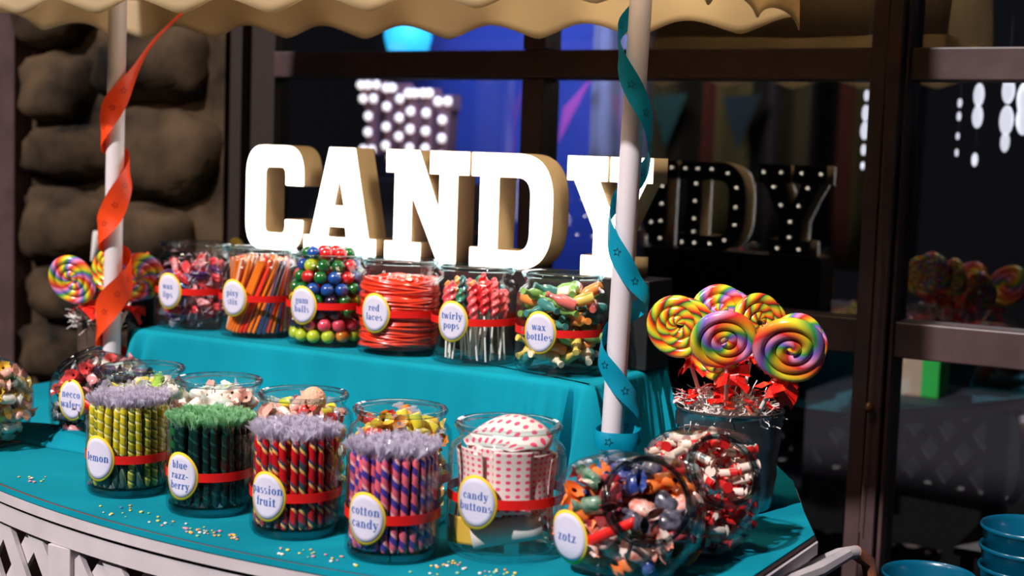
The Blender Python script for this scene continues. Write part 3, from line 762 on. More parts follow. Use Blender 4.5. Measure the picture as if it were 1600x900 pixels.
SMOKE = stripemat('dark_wrapper', [((.05, .10, .08), 3), ((.20, .24, .14), 1), ((.015, .04, .04), 2)], 2, 20)
smats = [
    [stripemat('lemon_stripes', [((.62, .50, .02), 3), ((.80, .74, .35), 1), ((.35, .33, .03), 1)], 1, 55), stripemat('lemon_stripes_dark', [((.30, .30, .03), 3), ((.75, .65, .10), 1), ((.08, .12, .05), 1)], 1, 55)],
    [stripemat('green_stripes', [((.006, .11, .03), 3), ((.001, .012, .012), 2)], 1, 45), stripemat('dark_green_stripes', [((.002, .022, .018), 4), ((.01, .06, .05), 1)], 1, 45)],
    [stripemat('passion_stripes', [((.50, .008, .012), 4), ((.75, .42, .12), 1), ((.04, .05, .12), 1)], 1, 30), stripemat('passion_stripes_dark', [((.38, .006, .02), 3), ((.55, .40, .10), 1), ((.03, .06, .08), 2)], 1, 30)],
    [stripemat('cotton_stripes', [((.75, .12, .17), 3), ((.06, .03, .22), 2)], 1, 34), stripemat('cotton_stripes_blue', [((.62, .10, .16), 2), ((.05, .04, .28), 2), ((.75, .35, .35), 1)], 1, 34)]]
snames = [('yellow stick candy in the jar labelled lemon', 'lemon sticks'), ('dark green stick candy in the jar labelled blue razz-berry', 'green sticks'), ('red and yellow twisted stick in the passion fruit jar', 'passion fruit sticks'), ('pink and purple twisted stick in the cotton candy jar', 'cotton candy sticks')]
for k_, ((x, y, _), mm, (lb, gp)) in enumerate(zip(FJ, smats, snames)):
    L = [.148, .140, .148, .150][k_]
    sb_ = twisted_stick(L)
    if k_ == 0: sb_.m = [1 if max(sb_.v[q][2] for q in f) < .062 else 0 for f in sb_.f]
    ms = variants(sb_, 'stick_candy', [[m_, SMOKE] for m_ in mm] if k_ == 0 else mm)
    cms = [cello_twist(.021, .0145, q).mesh('cellophane_twist', CELLOG if k_ == 1 else CELLO, smooth=False) for q in range(4)]
    rnd = random.Random(20+k_)
    for rr, n in ((.0640, 27), (.0495, 20), (.035, 13), (.020, 7), (.004, 1)):
        for i in range(n):
            a = 2*pi*i/n+rnd.uniform(-.03, .03); tl = rnd.uniform(-.05, .05) if rr < .06 else .02
            o = bpy.data.objects.new('stick_candy', ms[0 if rnd.random() < .62 else 1]); C.objects.link(o)
            if rr > .06:  # the outermost ones lean along the glass
                t_ = rnd.uniform(-.045, .045); o.rotation_euler = Matrix.Rotation(t_, 3, Vector((cos(a), sin(a), 0))).to_4x4().to_euler(); o.rotation_euler.rotate_axis('Z', rnd.uniform(0, 6.28))
            else: o.rotation_euler = (rnd.uniform(-.03, .03), rnd.uniform(-.03, .03), rnd.uniform(0, 6.28))
            o.location = (x+rr*cos(a), y+rr*sin(a), TZ+.0175+rnd.uniform(0, .003)); tag(o, lb, 'candy', gp)
            if k_ == 1 and a % (2*pi) > 2.2 and a % (2*pi) < 4.4: o.data = ms[0]
            elif k_ == 1: o.data = ms[1]
            c_ = bpy.data.objects.new('cellophane_twist', cms[rnd.randrange(4)]); C.objects.link(c_); c_.parent = o
            c_.location = (0, 0, L); c_.scale = (rnd.uniform(.8, 1.3),)*3; c_.rotation_euler = (rnd.uniform(-.3, .3), rnd.uniform(-.3, .3), rnd.uniform(0, 6))
# straws of the second jar, leaning to the right
x, y, _ = UJ[1]
sb = MB(); sb.tube([(0, 0, 0), (0, 0, .004), (0, 0, .176), (0, 0, .181)], [.0030, .0042, .0042, .0030], 8)
OR_, WH_, NV_ = (.90, .20, .015), (.78, .62, .52), (.03, .05, .16)
stm = variants(sb, 'straw', [stripemat('straw_orange', [(OR_, 3), (WH_, 1)], 1, 0), stripemat('straw_white', [(WH_, 2), (OR_, 1)], 1, 0), stripemat('straw_navy', [(NV_, 2), (WH_, 1), (OR_, 1)], 1, 0), cm('straw_red', (.75, .03, .01))])
rnd = random.Random(5)
for rr, n in ((.074, 42), (.060, 26), (.040, 16), (.020, 8)):
    for i in range(n):
        a = 2*pi*i/n; bx_, by_ = x+rr*cos(a), y+rr*sin(a)
        lean = .42+rnd.uniform(-.05, .05)
        # leaning round the jar: base and top both lie on the same ring
        a2 = a+lean*2.3; tx, ty = x+rr*cos(a2)*.92, y+rr*sin(a2)*.92
        d = Vector((tx-bx_, ty-by_, .168)).normalized()
        q = put('straw', stm[rnd.choices((0, 1, 2, 3), (8, 3, 2, 1))[0]], (bx_, by_, RZ+.0118+rnd.uniform(0, .004)), d.to_track_quat('Z', 'Y').to_euler(), 'orange and white striped straw of candy powder in the second jar', 'candy', 'striped straws')
# wrapped wax lips
def lips():
    b = MB()
    for s_, h in ((1, .0085), (-1, .0105)):
        pts = []; rr = []
        for i in range(13):
            t = i/12*2-1; pts.append((t*.026, 0, s_*(.006*(1-t*t)-(.0035*math.exp(-(t*4)**2) if s_ > 0 else 0))-.002*abs(t)))
            rr.append(max(.0012, h*.75*(1-t*t)**.6))
        b.tube(pts, rr, 10)
    return b
lm = variants(lips(), 'wax_lips', [cm('wax_red', (.70, .05, .06)), cm('wax_purple', (.06, .012, .10)), cm('wax_pink', (.75, .30, .32)), cm('wax_blue', (.02, .04, .25))])
wrapb = MB(); rnd = random.Random(9)
for i in range(13):
    a = rnd.uniform(0, 6.28); e_ = rnd.uniform(-1, 1); p = Vector((.031*cos(a), .013*sin(a), .018*e_)); q = p*rnd.uniform(1.0, 1.25)+Vector((rnd.uniform(-.008, .008), rnd.uniform(-.006, .006), rnd.uniform(-.008, .008)))
    wrapb.add([p, q, p*.8+Vector((.006, .004, .012)), p+Vector((-.01, .002, -.008))], [(0, 1, 2), (0, 3, 1)])
wrapm = wrapb.mesh('cellophane_wrap', CELLO, smooth=False)
x, y, _ = UJ[0]
fn = cyl_inside(x, y, RZ, .0905, .01, .155, .02); bxs = (x-.1, x+.1, y-.1, y+.1, RZ, RZ+.2)
nm4 = ['red', 'purple', 'pale pink', 'blue']
for p in scatter(fn, bxs, .027, .022, 5000, 3):
    c = rnd.choices((0, 1, 2, 3), (7, 3, 3, 2))[0]
    o = put('wax_lips', lm[c], p, (rnd.uniform(-.6, .6), rnd.uniform(-.8, .8), rnd.uniform(-.7, .9)), '%s cellophane-wrapped wax lips in the leftmost jar of the step' % nm4[c], 'candy', 'wrapped wax lips')
    q = bpy.data.objects.new('cellophane_wrap', wrapm); C.objects.link(q); q.parent = o
# red laces: a tangle nobody could count
x, y, _ = UJ[3]; b = MB(); rnd = random.Random(6)
for i in range(64):
    zc = .018+.145*i/64; rr = rnd.uniform(.079, .0865); tl = rnd.uniform(-.10, .10); ph = rnd.uniform(0, 6.28); off = rnd.uniform(-.003, .003)
    pts = []
    for j in range(44):
        a = 2*pi*j/44; r_ = rr+.0015*sin(3*a+ph); pts.append((r_*cos(a)+off, r_*sin(a), max(.0135, min(.168, zc+tl*r_*sin(a+ph)+.004*sin(2*a+ph)))))
    b.tube(pts, .0030, 6, closed=True)
for i in range(34):
    cx, cy = rnd.uniform(-.045, .045), rnd.uniform(-.045, .045); R_ = rnd.uniform(.02, .04)
    b.tube([(cx+R_*cos(2*pi*j/30), cy+R_*sin(2*pi*j/30), .157+.010*sin(2*pi*j/30+i)) for j in range(30)], .003, 6, closed=True)
b.lathe([(0, .012), (.074, .012), (.076, .145), (.05, .158), (0, .160)], 30, mi=1)
o = b.build('candy_laces', [mat('red_lace', (.92, .045, .010), .3, coat=.5), mat('red_lace_core', (.6, .02, .006), .5)], loc=(x, y, RZ+.0012)); tag(o, 'tangle of bright red candy laces filling its jar', 'candy', kind='stuff')
# twirly pops: thing > stick, twisted head
def twirl(L=.066, r=.0098):
    b = MB(); vs = []; nz_, na = 34, 14
    for i in range(nz_+1):
        t = i/nz_; z = L*t; e_ = sin(pi*min(1, t*1.02))**.35 if 0 < t < 1 else .15
        for j in range(na):
            a = 2*pi*j/na; rr = r*e_*(1+.26*cos(2*(a-z*170))); vs.append((rr*cos(a), rr*sin(a), z))
    fs = [(i*na+j, i*na+(j+1) % na, (i+1)*na+(j+1) % na, (i+1)*na+j) for i in range(nz_) for j in range(na)]
    fs += [tuple(range(na-1, -1, -1)), tuple(range(nz_*na, nz_*na+na))]
    return b.add(vs, fs)
tw = variants(twirl(), 'twisted_head', [cm('twirl_pink', (.85, .10, .12)), cm('twirl_red', (.70, .02, .03)), cm('twirl_green', (.02, .22, .13)), cm('twirl_orange', (.90, .32, .06)), cm('twirl_teal', (.01, .12, .15))])
ps = MB().tube([(0, 0, 0), (0, 0, .128)], .0021, 8).mesh('stick', STICK)
x, y, _ = UJ[4]; rnd = random.Random(8); tn = ['pink', 'red', 'green', 'orange', 'teal']
for rr, n, h in ((.056, 15, 0), (.036, 9, .012), (.014, 4, .022)):
    for i in range(n):
        a = 2*pi*i/n+rr*9; c = rnd.choices(range(5), (6, 3, 4, 3, 2))[0]
        bx_ = Vector((x+rr*.55*cos(a+rnd.uniform(-.6, .6)), y+rr*.55*sin(a+rnd.uniform(-.6, .6)), RZ+.012)); tp = Vector((x+rr*1.10*cos(a), y+rr*1.10*sin(a), RZ+.145+h))
        if rr > .05: bx_ = Vector((x+.070*cos(a+rnd.uniform(-.35, .35)), y+.070*sin(a+rnd.uniform(-.35, .35)), RZ+.012))
        d = (tp-bx_).normalized()
        t = thing('twirly_pop', '%s twisted pop on a white stick in its jar' % tn[c], 'lollipop', bx_, d.to_track_quat('Z', 'Y').to_euler(), 'twisted pops')
        for nm, me, z in (('stick', ps, 0), ('twisted_head', tw[c], .090+h+rnd.uniform(-.012, .012))):
            o = bpy.data.objects.new(nm, me); C.objects.link(o); o.parent = t; o.location = (0, 0, z)
# wax bottles
wb = MB(); wb.lathe([(0, 0), (.0085, 0), (.0095, .003), (.0095, .026), (.006, .033), (.0042, .037), (.0042, .045), (.0055, .046), (.0055, .050), (0, .050)], 14, center=(0, 0, -.025))
wn = ['orange', 'green', 'yellow', 'blue green', 'pale red', 'cream']
wm = variants(wb, 'wax_bottle', [cm('wb'+str(i), c) for i, c in enumerate([(.90, .28, .06), (.22, .42, .10), (.85, .60, .12), (.05, .22, .20), (.80, .16, .14), (.85, .68, .48)])])
for m_ in wm: m_.transform(Matrix.Scale(1.28, 4))
x, y, _ = UJ[5]; fn = cyl_inside(x, y, RZ, .0905, .01, .172, .010); bxs = (x-.1, x+.1, y-.1, y+.1, RZ, RZ+.2); rnd = random.Random(12)
for p in scatter(fn, bxs, .0275, .021, 9000, 5):
    zf = (p[2]-RZ); c = rnd.choices(range(6), (5, 4, 3, 3, 2, 1) if zf > .075 else (2, 1, 4, 2, 2, 6))[0]
    put('wax_bottle', wm[c], p, (pi/2+rnd.uniform(-.5, .5), rnd.uniform(-.3, .3), rnd.uniform(-1.3, 1.3)), '%s little wax bottle in the rightmost jar of the step' % wn[c], 'candy', 'wax bottles')
# wrapped twist candies
def wrapped(L=.022, r=.0075, sq=False, seed=2):
    b = MB(); rnd = random.Random(seed); na = 14; fl = .78 if sq else 1.0
    def ring(x_, rr, jag=0): return [(x_+(rnd.uniform(-jag, jag) if jag else 0), rr*(cos(2*pi*j/na)*(1.25 if sq else 1))*(1+(.35*(j % 2) if jag else 0)), rr*sin(2*pi*j/na)*(.8 if sq else 1)) for j in range(na)]
    st = [(-L*.86, r*1.1*fl, .002, 1), (-L*.72, r*.7, 0, 1), (-L*.55, r*.28, 0, 1), (-L*.48, r*.8, 0, 0), (-L*.36, r, 0, 0), (L*.36, r, 0, 0), (L*.48, r*.8, 0, 0), (L*.55, r*.28, 0, 1), (L*.72, r*.7, 0, 1), (L*.86, r*1.1*fl, .002, 1)]
    vs = []
    for x_, rr, jg, m_ in st: vs += ring(x_, rr, jg)
    for k_ in range(len(st)-1):
        fs = [(k_*na+j, k_*na+(j+1) % na, (k_+1)*na+(j+1) % na, (k_+1)*na+j) for j in range(na)]
        b.add([], [tuple(q for q in f) for f in fs], 0) if False else None
    o = len(b.v); b.v += vs
    for k_ in range(len(st)-1):
        for j in range(na):
            b.f.append((o+k_*na+j, o+k_*na+(j+1) % na, o+(k_+1)*na+(j+1) % na, o+(k_+1)*na+j)); b.m.append(1 if (k_ < 3 or k_ > 5) else 0); b.uv.append(None)
    return b
def fill(fn, box, d, inset, mesh_list, names, weights, labelfmt, group, seed, nm='wrapped_candy', deep=.03, cap=260, tries=9000, flat=False):
    rnd = random.Random(seed)
    for p in scatter(fn, box, d, inset, tries, seed, deep, cap):
        c = rnd.choices(range(len(mesh_list)), weights)[0]
        rot = (rnd.uniform(0, 6.28), rnd.uniform(-.7, .7), rnd.uniform(0, 6.28)) if not flat else (rnd.uniform(-.4, .4), rnd.uniform(-.35, .35), rnd.uniform(0, 6.28))
        put(nm, mesh_list[c], p, rot, labelfmt % names[c], 'candy', group)
wrapmat = lambda nm, c, n2=None: MATS['wrap_'+nm] if c == 0 else mat('wrap_'+nm, c, .28, coat=.5, noise=.35, nscale=55, ncol=n2 or tuple(min(1, v*.9+.06) for v in c))
Y_, G_, O_, R_2, P_, K_ = (.80, .68, .03), (.30, .55, .05), (.90, .30, .02), (.62, .03, .03), (.80, .42, .34), (.85, .78, .70)
wy = variants(wrapped(.030, .0105), 'wrapped_candy', [[wrapmat('yellow', Y_), CELLO], [wrapmat('lime', G_), CELLO], [wrapmat('cream', K_), CELLO], [wrapmat('orange', O_), wrapmat('gold', (.8, .5, .03))], [wrapmat('red', R_2), CELLO], [wrapmat('peach', P_), CELLO], [wrapmat('gold', (.8, .5, .03)), wrapmat('yellow', Y_)]])
def jbox(x, y, z): return (x-.1, x+.1, y-.1, y+.1, z, z+.21)
x, y = BJ[0]; fill(cyl_inside(x, y, TZ, .088, .012, .155, .02), jbox(x, y, TZ), .024, .018, wy[:3], ['yellow', 'lime', 'cream'], (4, 2, 4), '%s twist-wrapped candy in the wide jar behind the lemon sticks', 'yellow and cream candies', 31)
x, y = BJ[1]; fill(cyl_inside(x, y, TZ, .088, .012, .168, .012), jbox(x, y, TZ), .025, .018, [wy[2], wy[5], wy[0]], ['cream', 'peach', 'yellow'], (5, 3, 1), '%s taffy in the wide jar behind the green sticks', 'pale taffies', 32, 'taffy')
x, y = BJ[2]; fill(cyl_inside(x, y, TZ, .088, .012, .174, .010), jbox(x, y, TZ), .025, .018, [wy[2], wy[5], wy[0], wy[4]], ['cream', 'peach', 'yellow', 'red'], (2, 5, 3, 1), '%s candy in the wide jar behind the passion fruit sticks', 'peach candies', 33, 'taffy')
x, y = BJ[3]; fill(cyl_inside(x, y, TZ, .088, .012, .176, .008), jbox(x, y, TZ), .024, .018, [wy[6], wy[3], wy[0], wy[4], wy[1]], ['gold', 'orange', 'yellow', 'red', 'lime'], (5, 3, 4, 1, 1), '%s wrapped candy in the wide jar behind the cotton candy sticks', 'gold and orange candies', 34)
b = MB(); b.ball((0, 0, 0), .024, nu=20, nv=12, sz=1.05); o = b.build('candy_ball', mat('peach_sugar', (.85, .45, .30), .7, bump=.6, nscale=160), loc=(BJ[2][0]+.032, BJ[2][1]-.012, TZ+.190)); tag(o, 'large sugary peach ball sticking out of the wide jar behind the passion fruit sticks', 'candy')
for dx_, h in ((.02, .187), (.048, .184)):
    o = put('wrapped_candy', wy[0], (BJ[3][0]+dx_, BJ[3][1]-.02, TZ+h), (.3, 1.2, .4), 'lime yellow wrapped candy on top of the pile behind the cotton candy sticks', 'candy', 'top yellow candies')
# navy / orange wrapped squares
zw = variants(wrapped(.035, .0140, True), 'wrapped_candy', [[wrapmat('orange2', (.95, .20, .01)), wrapmat('orange2', 0)], [wrapmat('navy', (.012, .03, .20), (.10, .14, .35)), wrapmat('navy', 0)], [wrapmat('dkgreen', (.008, .13, .05), (.35, .45, .35)), wrapmat('dkgreen', 0)], [wrapmat('darkred', (.42, .02, .03)), wrapmat('silver', (.5, .5, .5))], [wrapmat('black', (.012, .010, .02), (.16, .15, .2)), wrapmat('silver', 0)], [wrapmat('white', (.75, .62, .56), (.75, .12, .05)), wrapmat('orange2', 0)]])
def sbox(J, g=.13): return (J.loc.x-g, J.loc.x+g, J.loc.y-g, J.loc.y+g, J.loc.z, J.loc.z+.2)
fill(ZJ.inside, sbox(ZJ), .0275, .0225, zw, ['orange', 'navy', 'dark green', 'dark red', 'black', 'white'], (7, 4, 3, 2, 2, 4), '%s twist-wrapped candy in the slanted jar at the right front corner', 'candies in the right front jar', 41, 'fruit_chew')
# red and white rolls
rb_ = MB(); rb_.tube([(-.021, 0, 0), (-.0165, 0, 0), (-.015, 0, 0), (-.0145, 0, 0), (.0145, 0, 0), (.015, 0, 0), (.0165, 0, 0), (.021, 0, 0)], [.009, .003, .003, .0072, .0072, .003, .003, .009], 12)
rr_ = variants(rb_, 'candy_roll', [stripemat('roll_stripes', [((.78, .62, .52), 3), ((.62, .02, .02), 2)], 2, 0, 'twist'), cm('roll_red', (.62, .015, .015)), cm('roll_white', (.80, .64, .56))])
MATS['roll_stripes'].name = 'roll_stripes'
fill(RJ.inside, sbox(RJ), .0225, .0135, [rr_[1], rr_[2], rr_[0]], ['red', 'white', 'red and white'], (3, 4, 4), '%s candy roll in the slanted jar beside the metal bucket', 'candies in the rolls jar', 42, 'candy_roll', flat=True)
wf = variants(wrapped(.030, .011), 'wrapped_candy', [[wrapmat('black', 0), wrapmat('silver', 0)], [wrapmat('rose', (.75, .28, .30)), wrapmat('silver', 0)], [wrapmat('purplish', (.08, .03, .12)), CELLO], [wrapmat('red', 0), CELLO], [wrapmat('cream', 0), CELLO]])
fill(MJ.inside, sbox(MJ), .0245, .015, wf, ['black', 'rose', 'purple', 'red', 'cream'], (6, 3, 2, 2, 2), '%s wrapped wafer roll in the slanted jar behind the lemon jar', 'candies in the wafer jar', 43, 'wafer_roll')
fill(GJ.inside, sbox(GJ), .0245, .015, [wy[6], wy[5], wf[4], wf[2], zw[2]], ['gold', 'peach', 'cream', 'purple', 'dark green'], (4, 4, 2, 2, 2), '%s wrapped candy in the slanted jar at the left edge', 'candies in the left edge jar', 44, 'hard_candy')
# candy button strips
BTN = dotmat('button_paper', (.80, .66, .62), (.85, .06, .16), 4, 9, .26)
def strip(pts_fn, name, label, m=BTN, g='button strips', nu=10, nv=26):
    b = MB(); b.sheet(pts_fn, nu, nv); o = b.build(name, m, loc=(CBX, CBY, TZ+.012), solid=.0006); tag(o, label, 'candy paper', g); return o
def vert(a0, w_, z0, z1, R_, lean=0):
    return lambda u, v: ((R_-.006*sin(pi*v)*lean)*cos(a0+(u-.5)*w_), (R_-.006*sin(pi*v)*lean)*sin(a0+(u-.5)*w_), z0+(z1-z0)*v)
for i, (a, w_, z0, z1, R_) in enumerate([(-2.65, .78, .045, .158, .084), (-1.93, .70, .075, .165, .080), (-.92, .80, .068, .168, .084), (-.2, .62, .075, .160, .080), (-1.45, .62, .06, .17, .070), (-.55, .6, .07, .165, .072), (1.2, 1.2, .01, .15, .08), (2.6, 1.0, .01, .15, .08), (.4, .8, .01, .15, .082)]):
    strip(vert(a, w_, z0, z1, R_, .8), 'button_strip', 'pink-dotted paper strip standing in the candy buttons jar')
def domef(u, v):
    y_ = -.060+.095*u; X = (2*v-1)*sqrt(.0735**2-y_*y_)
    return (X, y_, .156+.052*max(0, 1-(X/.0745)**2)**.5*(.25+.75*sin(pi/2*u)))
strip(domef, 'button_strip', 'bowed pink-dotted paper strip rising above the candy buttons jar rim', g='bowed strip')
strip(lambda u, v: (-.05+.10*v, -.052+.02*sin(3*u)+.012*v, .020+.045*u+.02*v), 'button_strip', 'slanting pink-dotted paper strip low in the candy buttons jar', g='low strip')
for i in range(9):
    rq = random.Random(i); a_ = rq.uniform(-2.7, .1); R_ = rq.uniform(.030, .066); strip(vert(a_, .045/R_, rq.uniform(.055, .09), rq.uniform(.15, .178), R_, rq.uniform(-1, 2)), 'button_strip', 'pink-dotted paper strip standing in the candy buttons jar')
b = MB()
def rollf(u, v): a = 2*pi*u*1.15; r_ = .019+.003*u; return (-.058+.115*v, r_*cos(a), r_*sin(a))
b.sheet(rollf, 30, 6); o = b.build('paper_roll', mat('plain_paper', (.72, .62, .58), .6), loc=(CBX+.024, CBY-.034, TZ+.043), rot=(.1, -.20, .5), solid=.0008); tag(o, 'rolled white paper strip lying at the bottom of the candy buttons jar', 'paper roll')
b = MB(); b.sheet(lambda u, v: (-.052+.055*v, -.055-.006*sin(3*v), .006+.045*u), 8, 8); o = b.build('gold_card', mat('gold_card', (.72, .42, .05), .5), loc=(CBX-.018, CBY-.010, TZ+.012), solid=.001); tag(o, 'golden card behind the label at the bottom left of the candy buttons jar', 'card')
# ------------------------------------------------------------------ lollipops
RB = [((.85, .30, .45), 1.2), ((.24, .13, .60), .9), ((.03, .34, .07), 1.1), ((.80, .70, .03), 1.3), ((.90, .26, .02), 1.3), ((.70, .02, .03), 1.1)]
RBW = stripemat('rainbow_swirl', RB, 2, 14, 'polar'); RBW2 = stripemat('rainbow_swirl_two', RB[2:]+RB[:2], 2, -13, 'polar')
ROPE = stripemat('rope_swirl', [((.90, .22, .02), 1.5), ((.85, .66, .03), 1.3), ((.30, .50, .04), .8), ((.012, .05, .02), .8), ((.75, .03, .02), .8)], 2, 26, 'uv')
ROPE2 = stripemat('rope_swirl_rainbow', RB, 1, 17, 'uv')
def coil(R=.062, turns=3.2, r=.0098, m=None, uvk=True):
    b = MB(); N = int(turns*34); pts = []; rr = []
    r1 = R-r
    for i in range(N+1):
        t = i/N; th = turns*2*pi*t; rad = .004+(r1-.004)*min(1, t*1.08)-(.010*((t-.93)/.07) if t > .93 else 0); pts.append((rad*cos(th), 0, rad*sin(th))); rr.append(r*(.95 if t < .93 else .95-.85*((t-.93)/.07)**1.5))
    b.tube(pts, rr, 12, uv=True)
    return b
cm1 = variants(coil(), 'swirl_disc', [RBW, RBW2, ROPE, ROPE2])
lstick = MB().tube([(0, 0, -.16), (0, 0, -.055)], .0034, 10).mesh('stick', STICK)
def bow(seed):
    b = MB(); rnd = random.Random(seed)
    for i in range(9):
        a = rnd.uniform(0, 6.28); L = rnd.uniform(.022, .042); w_ = rnd.uniform(.008, .013); dz_ = rnd.uniform(-.024, .012)
        d = Vector((cos(a), sin(a), 0)); s_ = Vector((-sin(a), cos(a), .6)).normalized()*w_; p0 = Vector((0, 0, -.070)); p1 = p0+d*L*.5+Vector((0, 0, dz_*.5+.006)); p2 = p0+d*L+Vector((0, 0, dz_))
        b.add([p0-s_*.2, p0+s_*.2, p1+s_*.8, p1-s_*.8, p2+s_+Vector((0, 0, rnd.uniform(-.006, .006))), p2-s_], [(0, 1, 2, 3), (3, 2, 4, 5)])
    b.ball((0, 0, -.070), .007, nu=10, nv=6)
    return b.mesh('red_bow', REDCELLO, smooth=False)
bows = [bow(q) for q in range(4)]
def lolly(loc, R, k_, yaw, tilt, label, group, lean=0, roll=0):
    R *= 1.10; s_ = R/.062; bk = loc[0] > 0
    bc = Vector((.915, .060, .965)) if bk else Vector((-.71, .03, .98))
    bc.z -= .04; base = bc+(Vector((loc[0], loc[1], bc.z))-bc)*.08
    zx = (Vector(loc)-base).normalized(); fv = Vector((sin(yaw), -cos(yaw), tilt)); yx = -fv; yx = (yx-zx*yx.dot(zx)).normalized(); xx = yx.cross(zx)
    t = thing('lollipop', label, 'lollipop', loc, Matrix((xx, yx, zx)).transposed().to_euler(), group)
    for nm, me in (('swirl_disc', cm1[k_]), ('stick', lstick), ('red_bow', bows[int(abs(loc[0]*100)) % 4])):
        o = bpy.data.objects.new(nm, me); C.objects.link(o); o.parent = t; o.scale = (s_,)*3
        if nm == 'swirl_disc': o.rotation_euler = (0, roll, 0)
    return t
lolly((.950, -.065, 1.181), .061, 0, .40, .0, 'rainbow swirl lollipop at the front middle of the metal bucket', 'bucket lollipops', roll=2.2)
lolly((1.066, -.048, 1.176), .068, 1, .5, .0, 'largest rainbow lollipop, turned right, at the right of the metal bucket', 'bucket lollipops', .10, roll=.7)
lolly((.826, .004, 1.192), .064, 2, .15, .12, 'orange and yellow rope lollipop at the left of the metal bucket', 'bucket lollipops', -.12)
lolly((.878, .085, 1.212), .062, 3, .5, .1, 'pink and green rimmed lollipop behind the middle one in the metal bucket', 'bucket lollipops')
lolly((.945, .110, 1.200), .060, 2, .9, .2, 'dark striped rope lollipop at the back of the metal bucket', 'bucket lollipops', .12)
lolly((1.02, .125, 1.170), .056, 3, .5, .1, 'half-hidden rainbow lollipop at the back right of the metal bucket', 'bucket lollipops', .1)
lolly((.90, -.005, 1.150), .058, 2, -.4, .0, 'orange rope lollipop squeezed low between the left and middle ones', 'bucket lollipops')
lolly((-.716, -.05, 1.168), .062, 3, .3, .0, 'rainbow lollipop left of the left post', 'pot lollipops', roll=1)
lolly((-.63, .085, 1.166), .064, 3, .9, .05, 'rainbow lollipop partly behind the left post', 'pot lollipops', .12, roll=2)
lolly((-.700, .055, 1.185), .058, 2, .1, .1, 'orange striped lollipop behind the left pair', 'pot lollipops')
def shreds(loc, R, h, n, label, seed):
    b = MB(); rnd = random.Random(seed)
    for i in range(n):
        a = rnd.uniform(0, 6.28); r_ = R*sqrt(rnd.random()); p = Vector((r_*cos(a), r_*sin(a), rnd.uniform(-.02, h*(1-.5*(r_/R)**2)))); pts = [p]
        d = Vector((cos(a), sin(a), .2))
        for q in range(4): d = (d+Vector((rnd.uniform(-1, 1), rnd.uniform(-1, 1), rnd.uniform(-.6, .6)))).normalized(); pts.append(pts[-1]+d*.010)
        b.tube(pts, .0012, 4)
    b.lathe([(0, -.03), (R*.9, -.03), (R*.85, -.004), (0, .004)], 20)
    o = b.build('paper_shreds', SHRED, loc=loc); tag(o, label, 'paper filler', kind='stuff')
def bucket(loc, R0, R1, H, m, label, ridges=True):
    t = thing('bucket', label, 'bucket', loc); b = MB()
    pr = [(0, .001), (R0-.002, .001), (R0, .004)]
    for i in range(1, 12):
        z = H*i/12; pr.append((R0+(R1-R0)*i/12+(.0018 if ridges and i in (4, 8) else 0), z))
    pr += [(R1, H-.004), (R1+.003, H-.002), (R1+.003, H+.001), (R1, H+.002), (R1-.002, H-.002), (R0-.002, .005), (0, .005)]
    b.lathe(pr, 56); b.build('bucket_body', m, t, angle=.9)
    return t
bt = bucket((.915, .060, TZ+.0012), .088, .100, .186, GALV, 'tall galvanised metal bucket holding the big lollipops at the right')
for a in (.6, .6+pi):
    b = MB(); b.box(-.008, .008, -.002, .003, -.012, .012); b.build('handle_ear', GALV, bt, loc=(.1*cos(a), .1*sin(a), .165), rot=(0, 0, a+pi/2))
shreds((.915, .060, TZ+.183), .082, .030, 300, 'white curled paper shreds filling the top of the metal bucket', 1)
pt = bucket((-.71, .03, TZ+.0012), .042, .054, .215, mat('rusty_tin', (.16, .10, .075), .45, metal=.5, noise=.5, nscale=25), 'small brown tin holding the lollipops by the left post')
shreds((-.71, .03, TZ+.213), .050, .022, 120, 'white paper shreds filling the small tin by the left post', 2)
def cellowrap(loc, R, n, label, seed):
    b = MB(); rnd = random.Random(seed)
    for i in range(n):
        a = rnd.uniform(0, 6.28); r_ = R*rnd.uniform(.5, 1); p = Vector((r_*cos(a), r_*sin(a), rnd.uniform(.0, .02))); d = Vector((cos(a), sin(a), rnd.uniform(-.7, .5))).normalized(); s_ = Vector((-sin(a), cos(a), rnd.uniform(-.5, .5)))*rnd.uniform(.004, .008)
        L = rnd.uniform(.015, .034); q = p+d*L; b.add([p-s_, p+s_, q+s_+Vector((0, 0, rnd.uniform(-.006, .006))), q-s_], [(0, 1, 2, 3)])
    o = b.build('cellophane_shreds', REDCELLO, loc=loc, smooth=False); tag(o, label, 'wrapping', kind='stuff')
cellowrap((.915, .060, TZ+.200), .088, 70, 'red cellophane scraps around the lollipop sticks above the metal bucket', 3)
